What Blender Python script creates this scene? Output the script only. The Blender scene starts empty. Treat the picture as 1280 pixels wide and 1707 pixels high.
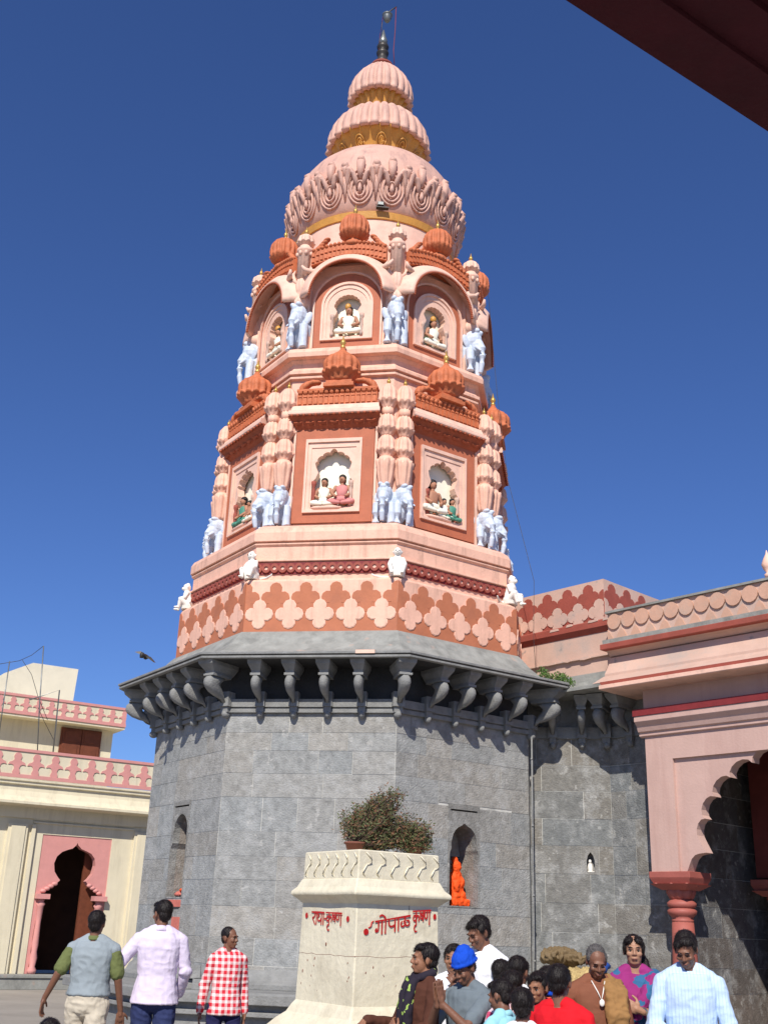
import bpy, bmesh, math, random
from math import sin, cos, pi, radians as RD, sqrt, atan2
from mathutils import Vector as V, Matrix, noise, Euler
from mathutils.geometry import delaunay_2d_cdt
random.seed(7)
SC = bpy.context.scene
COL = SC.collection
# ---------------------------------------------------------------- camera
cd = bpy.data.cameras.new('camera'); cam = bpy.data.objects.new('camera', cd); COL.objects.link(cam)
SC.camera = cam
cd.sensor_fit = 'HORIZONTAL'; cd.sensor_width = 36; cd.lens = 36*1810/1280; cd.clip_start = .1; cd.clip_end = 3000
_p, _r = RD(20.94), RD(2.07)
_F = V((0, cos(_p), sin(_p))); _R0 = V((1, 0, 0)); _U0 = V((0, -sin(_p), cos(_p)))
_U = _U0*cos(_r)-_R0*sin(_r); _R = _R0*cos(_r)+_U0*sin(_r)
cam.matrix_world = Matrix(((_R.x, _U.x, -_F.x, 0), (_R.y, _U.y, -_F.y, 0), (_R.z, _U.z, -_F.z, 1.7), (0, 0, 0, 1)))
SC.render.resolution_x = 767; SC.render.resolution_y = 1024
# ---------------------------------------------------------------- light
SUN_DIR = V((-.17, -.985, 0)).normalized()      # horizontal direction towards the sun
SUN_EL = RD(43)
w = bpy.data.worlds.new('World'); SC.world = w; w.use_nodes = True
nt = w.node_tree; bg = nt.nodes['Background']
sky = nt.nodes.new('ShaderNodeTexSky'); sky.sky_type = 'NISHITA'; sky.sun_disc = False
sky.sun_elevation = SUN_EL; sky.sun_rotation = atan2(SUN_DIR.x, SUN_DIR.y)
sky.altitude = 900; sky.air_density = 1.1; sky.dust_density = .35; sky.ozone_density = 4
hs_ = nt.nodes.new('ShaderNodeMix'); hs_.data_type = 'RGBA'; hs_.blend_type = 'MULTIPLY'; hs_.inputs[0].default_value = 1; hs_.inputs[7].default_value = (.57, .74, 1.15, 1)
nt.links.new(sky.outputs[0], hs_.inputs[6]); nt.links.new(hs_.outputs[2], bg.inputs[0]); bg.inputs[1].default_value = .085
sl = bpy.data.lights.new('sun', 'SUN'); sun = bpy.data.objects.new('sun', sl); COL.objects.link(sun)
sl.energy = 4.6; sl.angle = RD(.5); sl.color = (1, .945, .86)
sd = V((SUN_DIR.x*cos(SUN_EL), SUN_DIR.y*cos(SUN_EL), sin(SUN_EL)))
sun.rotation_euler = sd.to_track_quat('Z', 'Y').to_euler(); sun.location = sd*40
SC.view_settings.view_transform = 'Standard'; SC.view_settings.look = 'None'
SC.view_settings.gamma = 1; SC.view_settings.exposure = .22
# ---------------------------------------------------------------- materials
def mat(name, col, rough=.75, var=.12, scale=3., bump=.15, bscale=30., dirt=None, dirt_amt=.35, dscale=1.2, streak=False,
        attr=None, spec=.3, metal=0, speck=None, fine=0, aniso=None):
    m = bpy.data.materials.new(name); m.use_nodes = True
    N = m.node_tree.nodes; L = m.node_tree.links; b = N['Principled BSDF']
    b.inputs['Roughness'].default_value = rough; b.inputs['Specular IOR Level'].default_value = spec
    b.inputs['Metallic'].default_value = metal
    tc = N.new('ShaderNodeTexCoord')
    n1 = N.new('ShaderNodeTexNoise'); n1.inputs['Scale'].default_value = scale; n1.inputs['Detail'].default_value = 6; n1.inputs['Roughness'].default_value = .62
    L.new(tc.outputs['Object'], n1.inputs['Vector'])
    mr = N.new('ShaderNodeMapRange'); mr.inputs[1].default_value = .25; mr.inputs[2].default_value = .75
    mr.inputs[3].default_value = 1-var; mr.inputs[4].default_value = 1+var
    L.new(n1.outputs[0], mr.inputs[0])
    mul = N.new('ShaderNodeMix'); mul.data_type = 'RGBA'; mul.blend_type = 'MULTIPLY'; mul.inputs[0].default_value = 1
    if attr:
        at = N.new('ShaderNodeAttribute'); at.attribute_name = attr; L.new(at.outputs['Color'], mul.inputs[6])
    else:
        mul.inputs[6].default_value = (*col, 1)
    L.new(mr.outputs[0], mul.inputs[7])
    out = mul.outputs[2]
    if dirt:
        n2 = N.new('ShaderNodeTexNoise'); n2.inputs['Scale'].default_value = dscale; n2.inputs['Detail'].default_value = 9; n2.inputs['Roughness'].default_value = .7
        if streak:
            mp = N.new('ShaderNodeMapping'); mp.inputs['Scale'].default_value = (3, 3, .35)
            L.new(tc.outputs['Object'], mp.inputs[0]); L.new(mp.outputs[0], n2.inputs['Vector'])
        else:
            L.new(tc.outputs['Object'], n2.inputs['Vector'])
        r2 = N.new('ShaderNodeMapRange'); r2.inputs[1].default_value = .5; r2.inputs[2].default_value = .72
        r2.inputs[3].default_value = 0; r2.inputs[4].default_value = dirt_amt
        L.new(n2.outputs[0], r2.inputs[0])
        mx = N.new('ShaderNodeMix'); mx.data_type = 'RGBA'; L.new(r2.outputs[0], mx.inputs[0]); L.new(out, mx.inputs[6]); mx.inputs[7].default_value = (*dirt, 1)
        out = mx.outputs[2]
    if speck:
        n3 = N.new('ShaderNodeTexNoise'); n3.inputs['Scale'].default_value = speck[1]; n3.inputs['Detail'].default_value = 3
        L.new(tc.outputs['Object'], n3.inputs['Vector'])
        r3 = N.new('ShaderNodeMapRange'); r3.inputs[1].default_value = speck[2]; r3.inputs[2].default_value = speck[2]+.06
        r3.inputs[3].default_value = 0; r3.inputs[4].default_value = speck[3]
        L.new(n3.outputs[0], r3.inputs[0])
        mx = N.new('ShaderNodeMix'); mx.data_type = 'RGBA'; L.new(r3.outputs[0], mx.inputs[0]); L.new(out, mx.inputs[6]); mx.inputs[7].default_value = (*speck[0], 1)
        out = mx.outputs[2]
    L.new(out, b.inputs['Base Color'])
    if bump:
        n4 = N.new('ShaderNodeTexNoise'); n4.inputs['Scale'].default_value = bscale; n4.inputs['Detail'].default_value = 5
        if aniso:
            mp = N.new('ShaderNodeMapping'); mp.inputs['Scale'].default_value = aniso
            L.new(tc.outputs['Object'], mp.inputs[0]); L.new(mp.outputs[0], n4.inputs['Vector'])
        else: L.new(tc.outputs['Object'], n4.inputs['Vector'])
        bp = N.new('ShaderNodeBump'); bp.inputs['Strength'].default_value = bump; bp.inputs['Distance'].default_value = .02
        L.new(n4.outputs[0], bp.inputs['Height']); L.new(bp.outputs[0], b.inputs['Normal'])
    return m
def cloth(name, c1, c2=None, kind=None, sc=40., rough=.85, thick=.2):
    m = mat(name, c1, rough, .1, 6, .35, 14., spec=.15)
    if not kind: return m
    N = m.node_tree.nodes; L = m.node_tree.links; b = N['Principled BSDF']
    tc = [n for n in N if n.type == 'TEX_COORD'][0]
    sp = N.new('ShaderNodeSeparateXYZ'); L.new(tc.outputs['Object'], sp.inputs[0])
    def band(sock, scale, th):
        a = N.new('ShaderNodeMath'); a.operation = 'MULTIPLY'; a.inputs[1].default_value = scale; L.new(sock, a.inputs[0])
        f = N.new('ShaderNodeMath'); f.operation = 'FRACT'; L.new(a.outputs[0], f.inputs[0])
        g = N.new('ShaderNodeMath'); g.operation = 'LESS_THAN'; g.inputs[1].default_value = th; L.new(f.outputs[0], g.inputs[0])
        return g.outputs[0]
    fac = None
    if kind == 'check':
        a = band(sp.outputs[0], sc, .55); c = band(sp.outputs[2], sc, .55)
        s = N.new('ShaderNodeMath'); s.operation = 'ADD'; L.new(a, s.inputs[0]); L.new(c, s.inputs[1])
        d = N.new('ShaderNodeMath'); d.operation = 'MULTIPLY'; d.inputs[1].default_value = .5; L.new(s.outputs[0], d.inputs[0]); fac = d.outputs[0]
    elif kind == 'stripe':
        fac = band(sp.outputs[0], sc, thick)
    elif kind == 'blob':
        n = N.new('ShaderNodeTexNoise'); n.inputs['Scale'].default_value = sc; L.new(tc.outputs['Object'], n.inputs[0])
        g = N.new('ShaderNodeMath'); g.operation = 'GREATER_THAN'; g.inputs[1].default_value = thick; L.new(n.outputs[0], g.inputs[0]); fac = g.outputs[0]
    src = b.inputs['Base Color'].links[0].from_socket
    mx = N.new('ShaderNodeMix'); mx.data_type = 'RGBA'; L.new(fac, mx.inputs[0]); L.new(src, mx.inputs[6]); mx.inputs[7].default_value = (*c2, 1)
    L.new(mx.outputs[2], b.inputs['Base Color'])
    return m
M = {}
M['stone'] = mat('grey_stone', (.2, .2, .19), .85, .30, 10, .7, 40, attr='Col', dirt=(.40, .40, .385), dirt_amt=.85, dscale=3.2, speck=((.46, .45, .42), 9, .64, .5))
M['mortar'] = mat('pale_mortar', (.58, .57, .52), .9, .25, 12, .4, 60, dirt=(.17, .17, .16), dirt_amt=1., dscale=3)
M['stonep'] = mat('carved_stone', (.225, .225, .215), .85, .25, 6, .5, 45, dirt=(.33, .32, .3), dirt_amt=.5, dscale=2.2)
M['soffit'] = mat('shade_dark_stone', (.045, .045, .045), .9, .25, 5, .4, 30)  # near-black tone, mainly paints the shade under the slab into the stone
M['grime'] = mat('weathered_cement', (.27, .27, .245), .9, .25, 5, .3, 30, dirt=(.1, .1, .09), dirt_amt=.6, dscale=2.4, speck=((.42, .3, .24), 4, .66, .5))
PK = (.79, .46, .335)
M['pink'] = mat('pink_paint', PK, .6, .12, 4, .2, 25, dirt=(.42, .25, .18), dirt_amt=.75, dscale=2.4, streak=True, speck=((.36, .3, .27), 2.6, .69, .4))
M['pinklt'] = mat('pale_pink_paint', (.80, .51, .39), .6, .1, 5, .15, 25, dirt=(.46, .30, .23), dirt_amt=.6, dscale=3.5)
M['dome'] = mat('dusty_pink_paint', (.64, .38, .295), .6, .12, 3, .15, 25, dirt=(.30, .19, .17), dirt_amt=.75, dscale=2.2, streak=True)
M['orange'] = mat('brick_orange_paint', (.45, .14, .072), .65, .12, 4, .15, 25, dirt=(.3, .1, .06), dirt_amt=.4, dscale=2.5, streak=True)
M['orangeb'] = mat('terracotta_paint', (.53, .155, .065), .65, .2, 9, .35, 40, dirt=(.27, .07, .03), dirt_amt=.55, dscale=5)
M['foil'] = mat('ochre_brown_paint', (.46, .16, .08), .7, .12, 4, .15, 25, dirt=(.3, .12, .08), dirt_amt=.4, dscale=3)
M['maroon'] = mat('maroon_paint', (.21, .028, .03), .6, .15, 8, .15, 30)
M['redbrown'] = mat('oxide_red_paint', (.31, .075, .052), .7, .15, 5, .15, 30, dirt=(.2, .07, .05), dirt_amt=.6, dscale=2)
M['peach'] = mat('faded_peach_paint', (.56, .38, .30), .7, .15, 3, .15, 25, dirt=(.28, .27, .25), dirt_amt=.75, dscale=1.5, speck=((.2, .2, .19), 6, .68, .6))
M['cream'] = mat('cream_paint', (.86, .83, .68), .6, .05, 5, .1, 25)
M['white'] = mat('white_paint', (.82, .78, .70), .6, .08, 9, .15, 25)
M['gold'] = mat('gold_paint', (.62, .30, .055), .45, .2, 8, .2, 30, dirt=(.4, .2, .05), dirt_amt=.5, dscale=4, spec=.5)
M['goldr'] = mat('gilt_finial', (.6, .36, .1), .35, .15, 9, 0, metal=.5)
M['blue'] = mat('pale_blue_paint', (.55, .61, .70), .55, .07, 9, .15, 30, dirt=(.36, .38, .42), dirt_amt=.35, dscale=6)
M['dark'] = mat('dark_metal', (.055, .05, .045), .45, .2, 9, .1, 30, metal=.3)
M['grey_metal'] = mat('weathered_metal', (.22, .23, .22), .4, .2, 9, .1, 30, metal=.6)
M['ylw'] = mat('cream_yellow_paint', (.68, .61, .44), .7, .06, 2.5, .12, 25, dirt=(.42, .36, .25), dirt_amt=.5, dscale=1.6, streak=True)
M['yw'] = mat('off_white_wall_paint', (.76, .70, .54), .7, .06, 2.5, .12, 25, dirt=(.4, .36, .26), dirt_amt=.25, dscale=1.2)
M['rose'] = mat('rose_paint', (.62, .28, .25), .6, .08, 5, .1, 25, dirt=(.5, .24, .22), dirt_amt=.3, dscale=2)
M['arcade'] = mat('salmon_wall_paint', (.54, .36, .305), .65, .08, 2.5, .15, 30, dirt=(.42, .25, .21), dirt_amt=.5, dscale=1.3, streak=True)
M['column'] = mat('coral_red_paint', (.36, .105, .082), .55, .1, 5, .15, 30, dirt=(.34, .1, .08), dirt_amt=.4, dscale=4)
M['shutter'] = mat('brown_wood_shutter', (.15, .045, .022), .6, .25, 8, .2, 30)
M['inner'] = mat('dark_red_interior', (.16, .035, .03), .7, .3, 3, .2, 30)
M['black'] = mat('black_void', (.012, .008, .008), .9, .1, 5, 0)
M['ped'] = mat('cream_limewash', (.68, .62, .465), .7, .09, 4, .4, 16, dirt=(.42, .36, .25), dirt_amt=.5, dscale=3.2, speck=((.3, .24, .16), 14, .73, .7))
M['red'] = mat('red_lettering', (.45, .012, .012), .5, .12, 20, 0)
M['ground'] = mat('stone_paving', (.30, .27, .23), .9, .15, .7, .4, 30, dirt=(.2, .18, .15), dirt_amt=.5, dscale=.9)
M['idol'] = mat('vermilion_paste', (.85, .09, .01), .7, .15, 12, .5, 30)
M['idolr'] = mat('rose_red_stain', (.55, .16, .12), .7, .2, 8, .3, 30)
M['pot'] = mat('terracotta_pot', (.2, .075, .05), .8, .2, 10, .2, 30)
M['twig'] = mat('brown_twig', (.09, .06, .045), .9, .2, 10, .2, 30)
M['leaf'] = mat('dark_green_leaf', (.10, .115, .045), .6, .3, 9, 0)
M['leafr'] = mat('dry_reddish_leaf', (.20, .10, .055), .7, .3, 9, 0)
M['weed'] = mat('bright_green_leaf', (.09, .16, .035), .6, .3, 9, 0)
M['burlap'] = mat('golden_straw', (.46, .34, .15), .9, .3, 20, .9, 35, dirt=(.16, .1, .05), dirt_amt=.8, dscale=9)
M['bag'] = mat('brown_tarpaulin', (.16, .11, .055), .7, .25, 9, .6, 12)
M['bluec'] = mat('blue_plastic', (.02, .06, .25), .5, .2, 9, .2, 12)
M['skin'] = mat('brown_skin', (.27, .125, .07), .55, .1, 12, .1, 80, spec=.35)
M['skind'] = mat('dark_brown_skin', (.19, .085, .050), .5, .1, 12, .1, 80, spec=.4)
M['skinl'] = mat('light_brown_skin', (.37, .195, .12), .55, .07, 12, .1, 80, spec=.35)
M['hair'] = mat('black_hair', (.012, .008, .007), .5, .3, 25, .5, 90, spec=.3, aniso=(1, 1, .25))
M['greyhair'] = mat('greying_short_hair', (.11, .10, .095), .8, .4, 60, .9, 120)
M['eyew'] = mat('eye_white', (.33, .29, .26), .3, .02, 9, 0)
M['eyeb'] = mat('dark_iris', (.01, .007, .006), .2, .02, 9, 0)
M['lip'] = mat('lip', (.17, .06, .045), .5, .05, 9, 0)
# ---------------------------------------------------------------- mesh helpers
class MB:
    def __init__(s): s.v = []; s.f = []; s.m = []; s.sm = []; s.c = []
    def face(s, idx, mi=0, sm=False, c=None): s.f.append(tuple(idx)); s.m.append(mi); s.sm.append(sm); s.c.append(c)
    def add(s, vs, fs, mi=0, sm=False, T=None, c=None):
        b = len(s.v)
        for q in vs:
            q = V(q); s.v.append(T @ q if T is not None else q)
        for f in fs: s.face([b+i for i in f], mi, sm, c)
        return s
    def box(s, x0, x1, y0, y1, z0, z1, mi=0, T=None, c=None, tp=0):
        vs = [(x0, y0, z0), (x1, y0, z0), (x1, y1, z0), (x0, y1, z0), (x0+tp, y0+tp, z1), (x1-tp, y0+tp, z1), (x1-tp, y1-tp, z1), (x0+tp, y1-tp, z1)]
        return s.add(vs, [(3, 2, 1, 0), (4, 5, 6, 7), (0, 1, 5, 4), (1, 2, 6, 5), (2, 3, 7, 6), (3, 0, 4, 7)], mi, False, T, c)
    def ring(s, prof, n=8, rot=pi/8, mi=0, sm=False, T=None, cap=True, a0=None, a1=None):
        """lathe: prof = [(R, z)]"""
        vs = []; fs = []
        for (R, z) in prof:
            for i in range(n):
                a = rot+2*pi*i/n; vs.append((R*sin(a), -R*cos(a), z))
        for j in range(len(prof)-1):
            for i in range(n):
                k = (i+1) % n; fs.append((j*n+i, j*n+k, (j+1)*n+k, (j+1)*n+i))
        if cap:
            fs.append(tuple(range(n-1, -1, -1))); L = (len(prof)-1)*n; fs.append(tuple(range(L, L+n)))
        return s.add(vs, fs, mi, sm, T)
    def flute(s, prof, nf, amp, seg=6, mi=0, T=None, sharp=1.0, cap=True):
        """fluted lathe: prof = [(R, z, k, dz)], k weights the fluting, dz the scallop of the edge"""
        n = nf*seg; vs = []; fs = []
        for (R, z, k, dz) in prof:
            for i in range(n):
                a = 2*pi*i/n; c = abs(sin(nf*a/2))**sharp
                r = R*(1-amp*k*(1-c)); vs.append((r*sin(a), -r*cos(a), z+dz*(1-c)))
        for j in range(len(prof)-1):
            for i in range(n):
                k = (i+1) % n; fs.append((j*n+i, j*n+k, (j+1)*n+k, (j+1)*n+i))
        if cap:
            fs.append(tuple(range(n-1, -1, -1))); L = (len(prof)-1)*n; fs.append(tuple(range(L, L+n)))
        return s.add(vs, fs, mi, True, T)
    def tube(s, pts, rs, n=8, mi=0, T=None, sm=True):
        pts = [V(p) for p in pts]
        if not isinstance(rs, (list, tuple)): rs = [rs]*len(pts)
        vs = []; fs = []; up = V((0, 0, 1))
        for i, p in enumerate(pts):
            d = (pts[min(i+1, len(pts)-1)]-pts[max(i-1, 0)]).normalized()
            a = d.cross(up)
            if a.length < .05: a = d.cross(V((1, 0, 0)))
            a.normalize(); b = d.cross(a)
            for k in range(n):
                t = 2*pi*k/n; vs.append(p+(a*cos(t)+b*sin(t))*rs[i])
        for j in range(len(pts)-1):
            for k in range(n):
                q = (k+1) % n; fs.append((j*n+k, j*n+q, (j+1)*n+q, (j+1)*n+k))
        fs.append(tuple(range(n-1, -1, -1))); L = (len(pts)-1)*n; fs.append(tuple(range(L, L+n)))
        return s.add(vs, fs, mi, sm, T)
    def ell(s, c, r, T=None, mi=0, n=12, m=8, rot=None):
        vs = []; fs = []; c = V(c)
        R = rot.to_matrix() if rot is not None else None
        for j in range(1, m):
            ph = pi*j/m
            for i in range(n):
                t = 2*pi*i/n; q = V((r[0]*sin(ph)*cos(t), r[1]*sin(ph)*sin(t), r[2]*cos(ph)))
                if R: q = R @ q
                vs.append(c+q)
        tq = V((0, 0, r[2])); bq = -tq
        if R: tq = R @ tq; bq = R @ bq
        vs += [c+tq, c+bq]; t = len(vs)-2
        for j in range(m-2):
            for i in range(n):
                k = (i+1) % n; fs.append((j*n+i, (j+1)*n+i, (j+1)*n+k, j*n+k))
        for i in range(n):
            k = (i+1) % n; fs.append((t, i, k)); fs.append((t+1, (m-2)*n+k, (m-2)*n+i))
        return s.add(vs, fs, mi, True, T)
    def cap(s, p0, p1, r0, r1, mi=0, T=None, n=12):
        """closed tapered capsule"""
        p0 = V(p0); p1 = V(p1); d = (p1-p0).normalized()
        pts = []; rs = []
        for t in (-.98, -.8, -.45, 0): pts.append(p0+d*(r0*t)); rs.append(r0*sqrt(max(0.02, 1-t*t)))
        for t in (0, .45, .8, .98): pts.append(p1+d*(r1*t)); rs.append(r1*sqrt(max(0.02, 1-t*t)))
        return s.tube(pts, rs, n, mi, T)
    def loft(s, secs, n=20, mi=0, T=None, pw=2.3):
        """closed loft of elliptic sections (centre, rx, ry, tilt about x)"""
        vs = []; fs = []
        for (c, rx, ry, *tl) in secs:
            a = tl[0] if tl else 0; c = V(c)
            for i in range(n):
                t = 2*pi*i/n; cx = cos(t); sx = sin(t)
                x = rx*math.copysign(abs(cx)**(2/pw), cx); y = ry*math.copysign(abs(sx)**(2/pw), sx)
                vs.append(c+V((x, y*cos(a), y*sin(a))))
        for j in range(len(secs)-1):
            for i in range(n):
                k = (i+1) % n; fs.append((j*n+i, j*n+k, (j+1)*n+k, (j+1)*n+i))
        fs.append(tuple(range(n-1, -1, -1))); L = (len(secs)-1)*n; fs.append(tuple(range(L, L+n)))
        return s.add(vs, fs, mi, True, T)
    def plate(s, outer, holes, y0, y1, mi=0, T=None, side=None, c=None):
        """flat plate with holes in the (x,z) plane between y0 (front) and y1 (back)"""
        loops = [outer]+list(holes); pv = []; ed = []
        for lp in loops:
            b = len(pv); n = len(lp)
            for q in lp: pv.append(V((q[0], q[1])))
            ed += [(b+i, b+(i+1) % n) for i in range(n)]
        r = delaunay_2d_cdt(pv, ed, [], 0, 1e-6)
        ov, of = r[0], r[2]
        def inside(p, lp):
            k = False; n = len(lp)
            for i in range(n):
                x0, y0_ = lp[i][0], lp[i][1]; x1, y1_ = lp[(i+1) % n][0], lp[(i+1) % n][1]
                if (y0_ > p[1]) != (y1_ > p[1]) and p[0] < (x1-x0)*(p[1]-y0_)/(y1_-y0_)+x0: k = not k
            return k
        tf = []
        for f in of:
            cx = sum(ov[i][0] for i in f)/len(f); cy = sum(ov[i][1] for i in f)/len(f)
            if inside((cx, cy), outer) and not any(inside((cx, cy), h) for h in holes):
                a = ov[f[0]]; b_ = ov[f[1]]; c_ = ov[f[2]]
                ccw = (b_[0]-a[0])*(c_[1]-a[1])-(b_[1]-a[1])*(c_[0]-a[0])
                tf.append(tuple(f) if ccw > 0 else tuple(reversed(f)))
        n = len(ov)
        vs = [(q[0], y0, q[1]) for q in ov]+[(q[0], y1, q[1]) for q in ov]
        fs = tf+[tuple(n+i for i in reversed(f)) for f in tf]
        s.add(vs, fs, mi, False, T, c)
        for li, lp in enumerate(loops):
            area = sum(lp[i][0]*lp[(i+1) % len(lp)][1]-lp[(i+1) % len(lp)][0]*lp[i][1] for i in range(len(lp)))
            q = list(lp) if (area > 0) == (li == 0) else list(reversed(lp))
            m = len(q); vs = [(a[0], y0, a[1]) for a in q]+[(a[0], y1, a[1]) for a in q]
            s.add(vs, [(i, m+i, m+(i+1) % m, (i+1) % m) for i in range(m)], mi if side is None else side, False, T, c)
        return s
    def mesh(s, name, mats):
        me = bpy.data.meshes.new(name); me.from_pydata([tuple(q) for q in s.v], [], s.f); me.update()
        for m in mats: me.materials.append(m)
        me.polygons.foreach_set('material_index', s.m); me.polygons.foreach_set('use_smooth', s.sm)
        if any(c is not None for c in s.c):
            ca = me.color_attributes.new('Col', 'FLOAT_COLOR', 'CORNER')
            for p in me.polygons:
                c = s.c[p.index] or (.2, .2, .19)
                for li in p.loop_indices: ca.data[li].color = (*c, 1)
        return me
    def build(s, name, mats, parent=None, loc=(0, 0, 0), rz=0, shape=None):
        if not isinstance(mats, (list, tuple)): mats = [mats]
        me = s.mesh(name, [M[m] if isinstance(m, str) else m for m in mats])
        return obj(name, me, parent, loc, rz)
def obj(name, me, parent=None, loc=(0, 0, 0), rz=0):
    o = bpy.data.objects.new(name, me); COL.objects.link(o); o.location = loc; o.rotation_euler = (0, 0, rz)
    if parent: o.parent = parent
    return o
def tag(o, label=None, cat=None, group=None, kind=None):
    if label: o['label'] = label
    if cat: o['category'] = cat
    if group: o['group'] = group
    if kind: o['kind'] = kind
    return o
def thing(name, loc, rz, label, cat, group=None):
    o = bpy.data.objects.new(name, None); COL.objects.link(o); o.location = loc; o.rotation_euler = (0, 0, rz); o.empty_display_size = .2
    return tag(o, label, cat, group)
def kids(o): return [c for c in bpy.data.objects if c.parent == o]
def dup(o, parent=None, loc=None, rz=None, label=None):
    ch = kids(o)
    c = o.copy(); COL.objects.link(c)
    if parent is not None: c.parent = parent
    if loc is not None: c.location = loc
    if rz is not None: c.rotation_euler = (0, 0, rz)
    if label: c['label'] = label
    for k in ch: dup(k, c)
    return c
def bevel(o, wd=.01, seg=2, ang=40):
    b = o.modifiers.new('bevel', 'BEVEL'); b.width = wd; b.segments = seg; b.limit_method = 'ANGLE'; b.angle_limit = RD(ang); b.harden_normals = False
    return o
def sculpt(mb, name, mats, parent=None, voxel=.006, smooth=3, disp=0, dscale=.1, loc=(0, 0, 0), rz=0, seed=0, bias=0):
    """fuses the shells of mb into one continuous surface"""
    o = mb.build(name, mats, parent, loc, rz)
    r = o.modifiers.new('fuse', 'REMESH'); r.mode = 'VOXEL'; r.voxel_size = voxel; r.use_smooth_shade = True
    s = o.modifiers.new('smooth', 'SMOOTH'); s.iterations = smooth; s.factor = .5
    dg = bpy.context.evaluated_depsgraph_get(); dg.update()
    me = bpy.data.meshes.new_from_object(o.evaluated_get(dg)); me.name = name
    o.modifiers.clear(); o.data = me
    if disp:
        co = [0.]*(3*len(me.vertices)); no = [0.]*(3*len(me.vertices))
        me.vertices.foreach_get('co', co); me.vertices.foreach_get('normal', no)
        for i in range(0, len(co), 3):
            p = V((co[i], co[i+1], co[i+2]+seed*7.3))
            if bias:
                q_ = V((p.x*.8+p.z*.9, p.y*1.1, p.z*1.5-p.x*.7))/dscale
                r_ = 1-2.6*abs(noise.noise(q_)); r2 = 1-2.6*abs(noise.noise(V((p.x*1.9, p.y*1.9, p.z*.75))/dscale+V((4, 2, 1))))
                d = disp*(bias+.55*max(r_, -.9)+.4*max(r2, -.8)+.4*noise.noise(p/dscale/1.7))
            else: d = disp*(noise.noise(p/dscale)+.5*noise.noise(V((p.x*2.2, p.y*2.2, p.z*1.2))/dscale+V((5, 0, 0))))
            co[i] += no[i]*d; co[i+1] += no[i+1]*d; co[i+2] += no[i+2]*d
        me.vertices.foreach_set('co', co)
    me.polygons.foreach_set('use_smooth', [True]*len(me.polygons)); me.update()
    return o
def rect(x0, x1, z0, z1): return [(x0, z0), (x1, z0), (x1, z1), (x0, z1)]
def cusped(hw, zs, h, n, ogee=.0, z0=None, cx=0, jamb=None, seg=6, dep=.16):
    """outline of a cusped arch opening, base at z0, springing at zs"""
    base = []
    for i in range(n+1):
        u = pi*i/n; base.append((cx-hw*cos(u), zs+h*sin(u)))
    pts = []
    for i in range(n):
        a = V(base[i]); b = V(base[i+1]); mid = (a+b)/2; d = b-a; nrm = V((-d.y, d.x)).normalized()
        for k in range(seg):
            t = k/seg; u = pi*t
            p = mid-d/2*cos(u)+nrm*(d.length*dep*2*sin(u))
            pts.append((p.x, p.y))
    pts.append(base[-1])
    if ogee:
        out = []
        for (x, z) in pts:
            r = abs(x-cx)/hw; out.append((x, z+ogee*max(0, 1-r/.28)**1.6))
        pts = out
    lo = z0 if z0 is not None else zs
    if jamb is None: jamb = hw
    return [(cx-jamb, lo)]+([(cx-jamb, zs)] if jamb != hw else [])+pts+([(cx+jamb, zs)] if jamb != hw else [])+[(cx+jamb, lo)]
def foilshape(cx, cz, r, off, n=7, sq=1.15):
    """quatrefoil with pointed shoulders"""
    pts = []
    for q in range(4):
        a = q*pi/2; c = (cx+off*cos(a), cz+off*sin(a)*sq)
        for k in range(n):
            t = a-1.95+3.9*k/(n-1); pts.append((c[0]+r*cos(t), c[1]+r*sin(t)))
    return pts
def clip(poly, x0, x1):
    def side(P, f, inter):
        out = []
        for i in range(len(P)):
            a = P[i]; b = P[(i+1) % len(P)]
            if f(a): out.append(a)
            if f(a) != f(b): out.append(inter(a, b))
        return out
    def it(x): return lambda a, b: (x, a[1]+(b[1]-a[1])*(x-a[0])/(b[0]-a[0]))
    P = side(poly, lambda q: q[0] >= x0, it(x0))
    if not P: return P
    return side(P, lambda q: q[0] <= x1, it(x1))
T22 = math.tan(pi/8)
def edge_frame(p0, p1):
    """matrix with x along p0->p1, -y outwards (to the right of travel), z up; origin p0"""
    p0 = V((p0[0], p0[1], 0)); p1 = V((p1[0], p1[1], 0)); x = (p1-p0).normalized(); y = V((-x.y, x.x, 0))
    return Matrix(((x.x, y.x, 0, p0.x), (x.y, y.y, 0, p0.y), (0, 0, 1, 0), (0, 0, 0, 1)))
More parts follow.
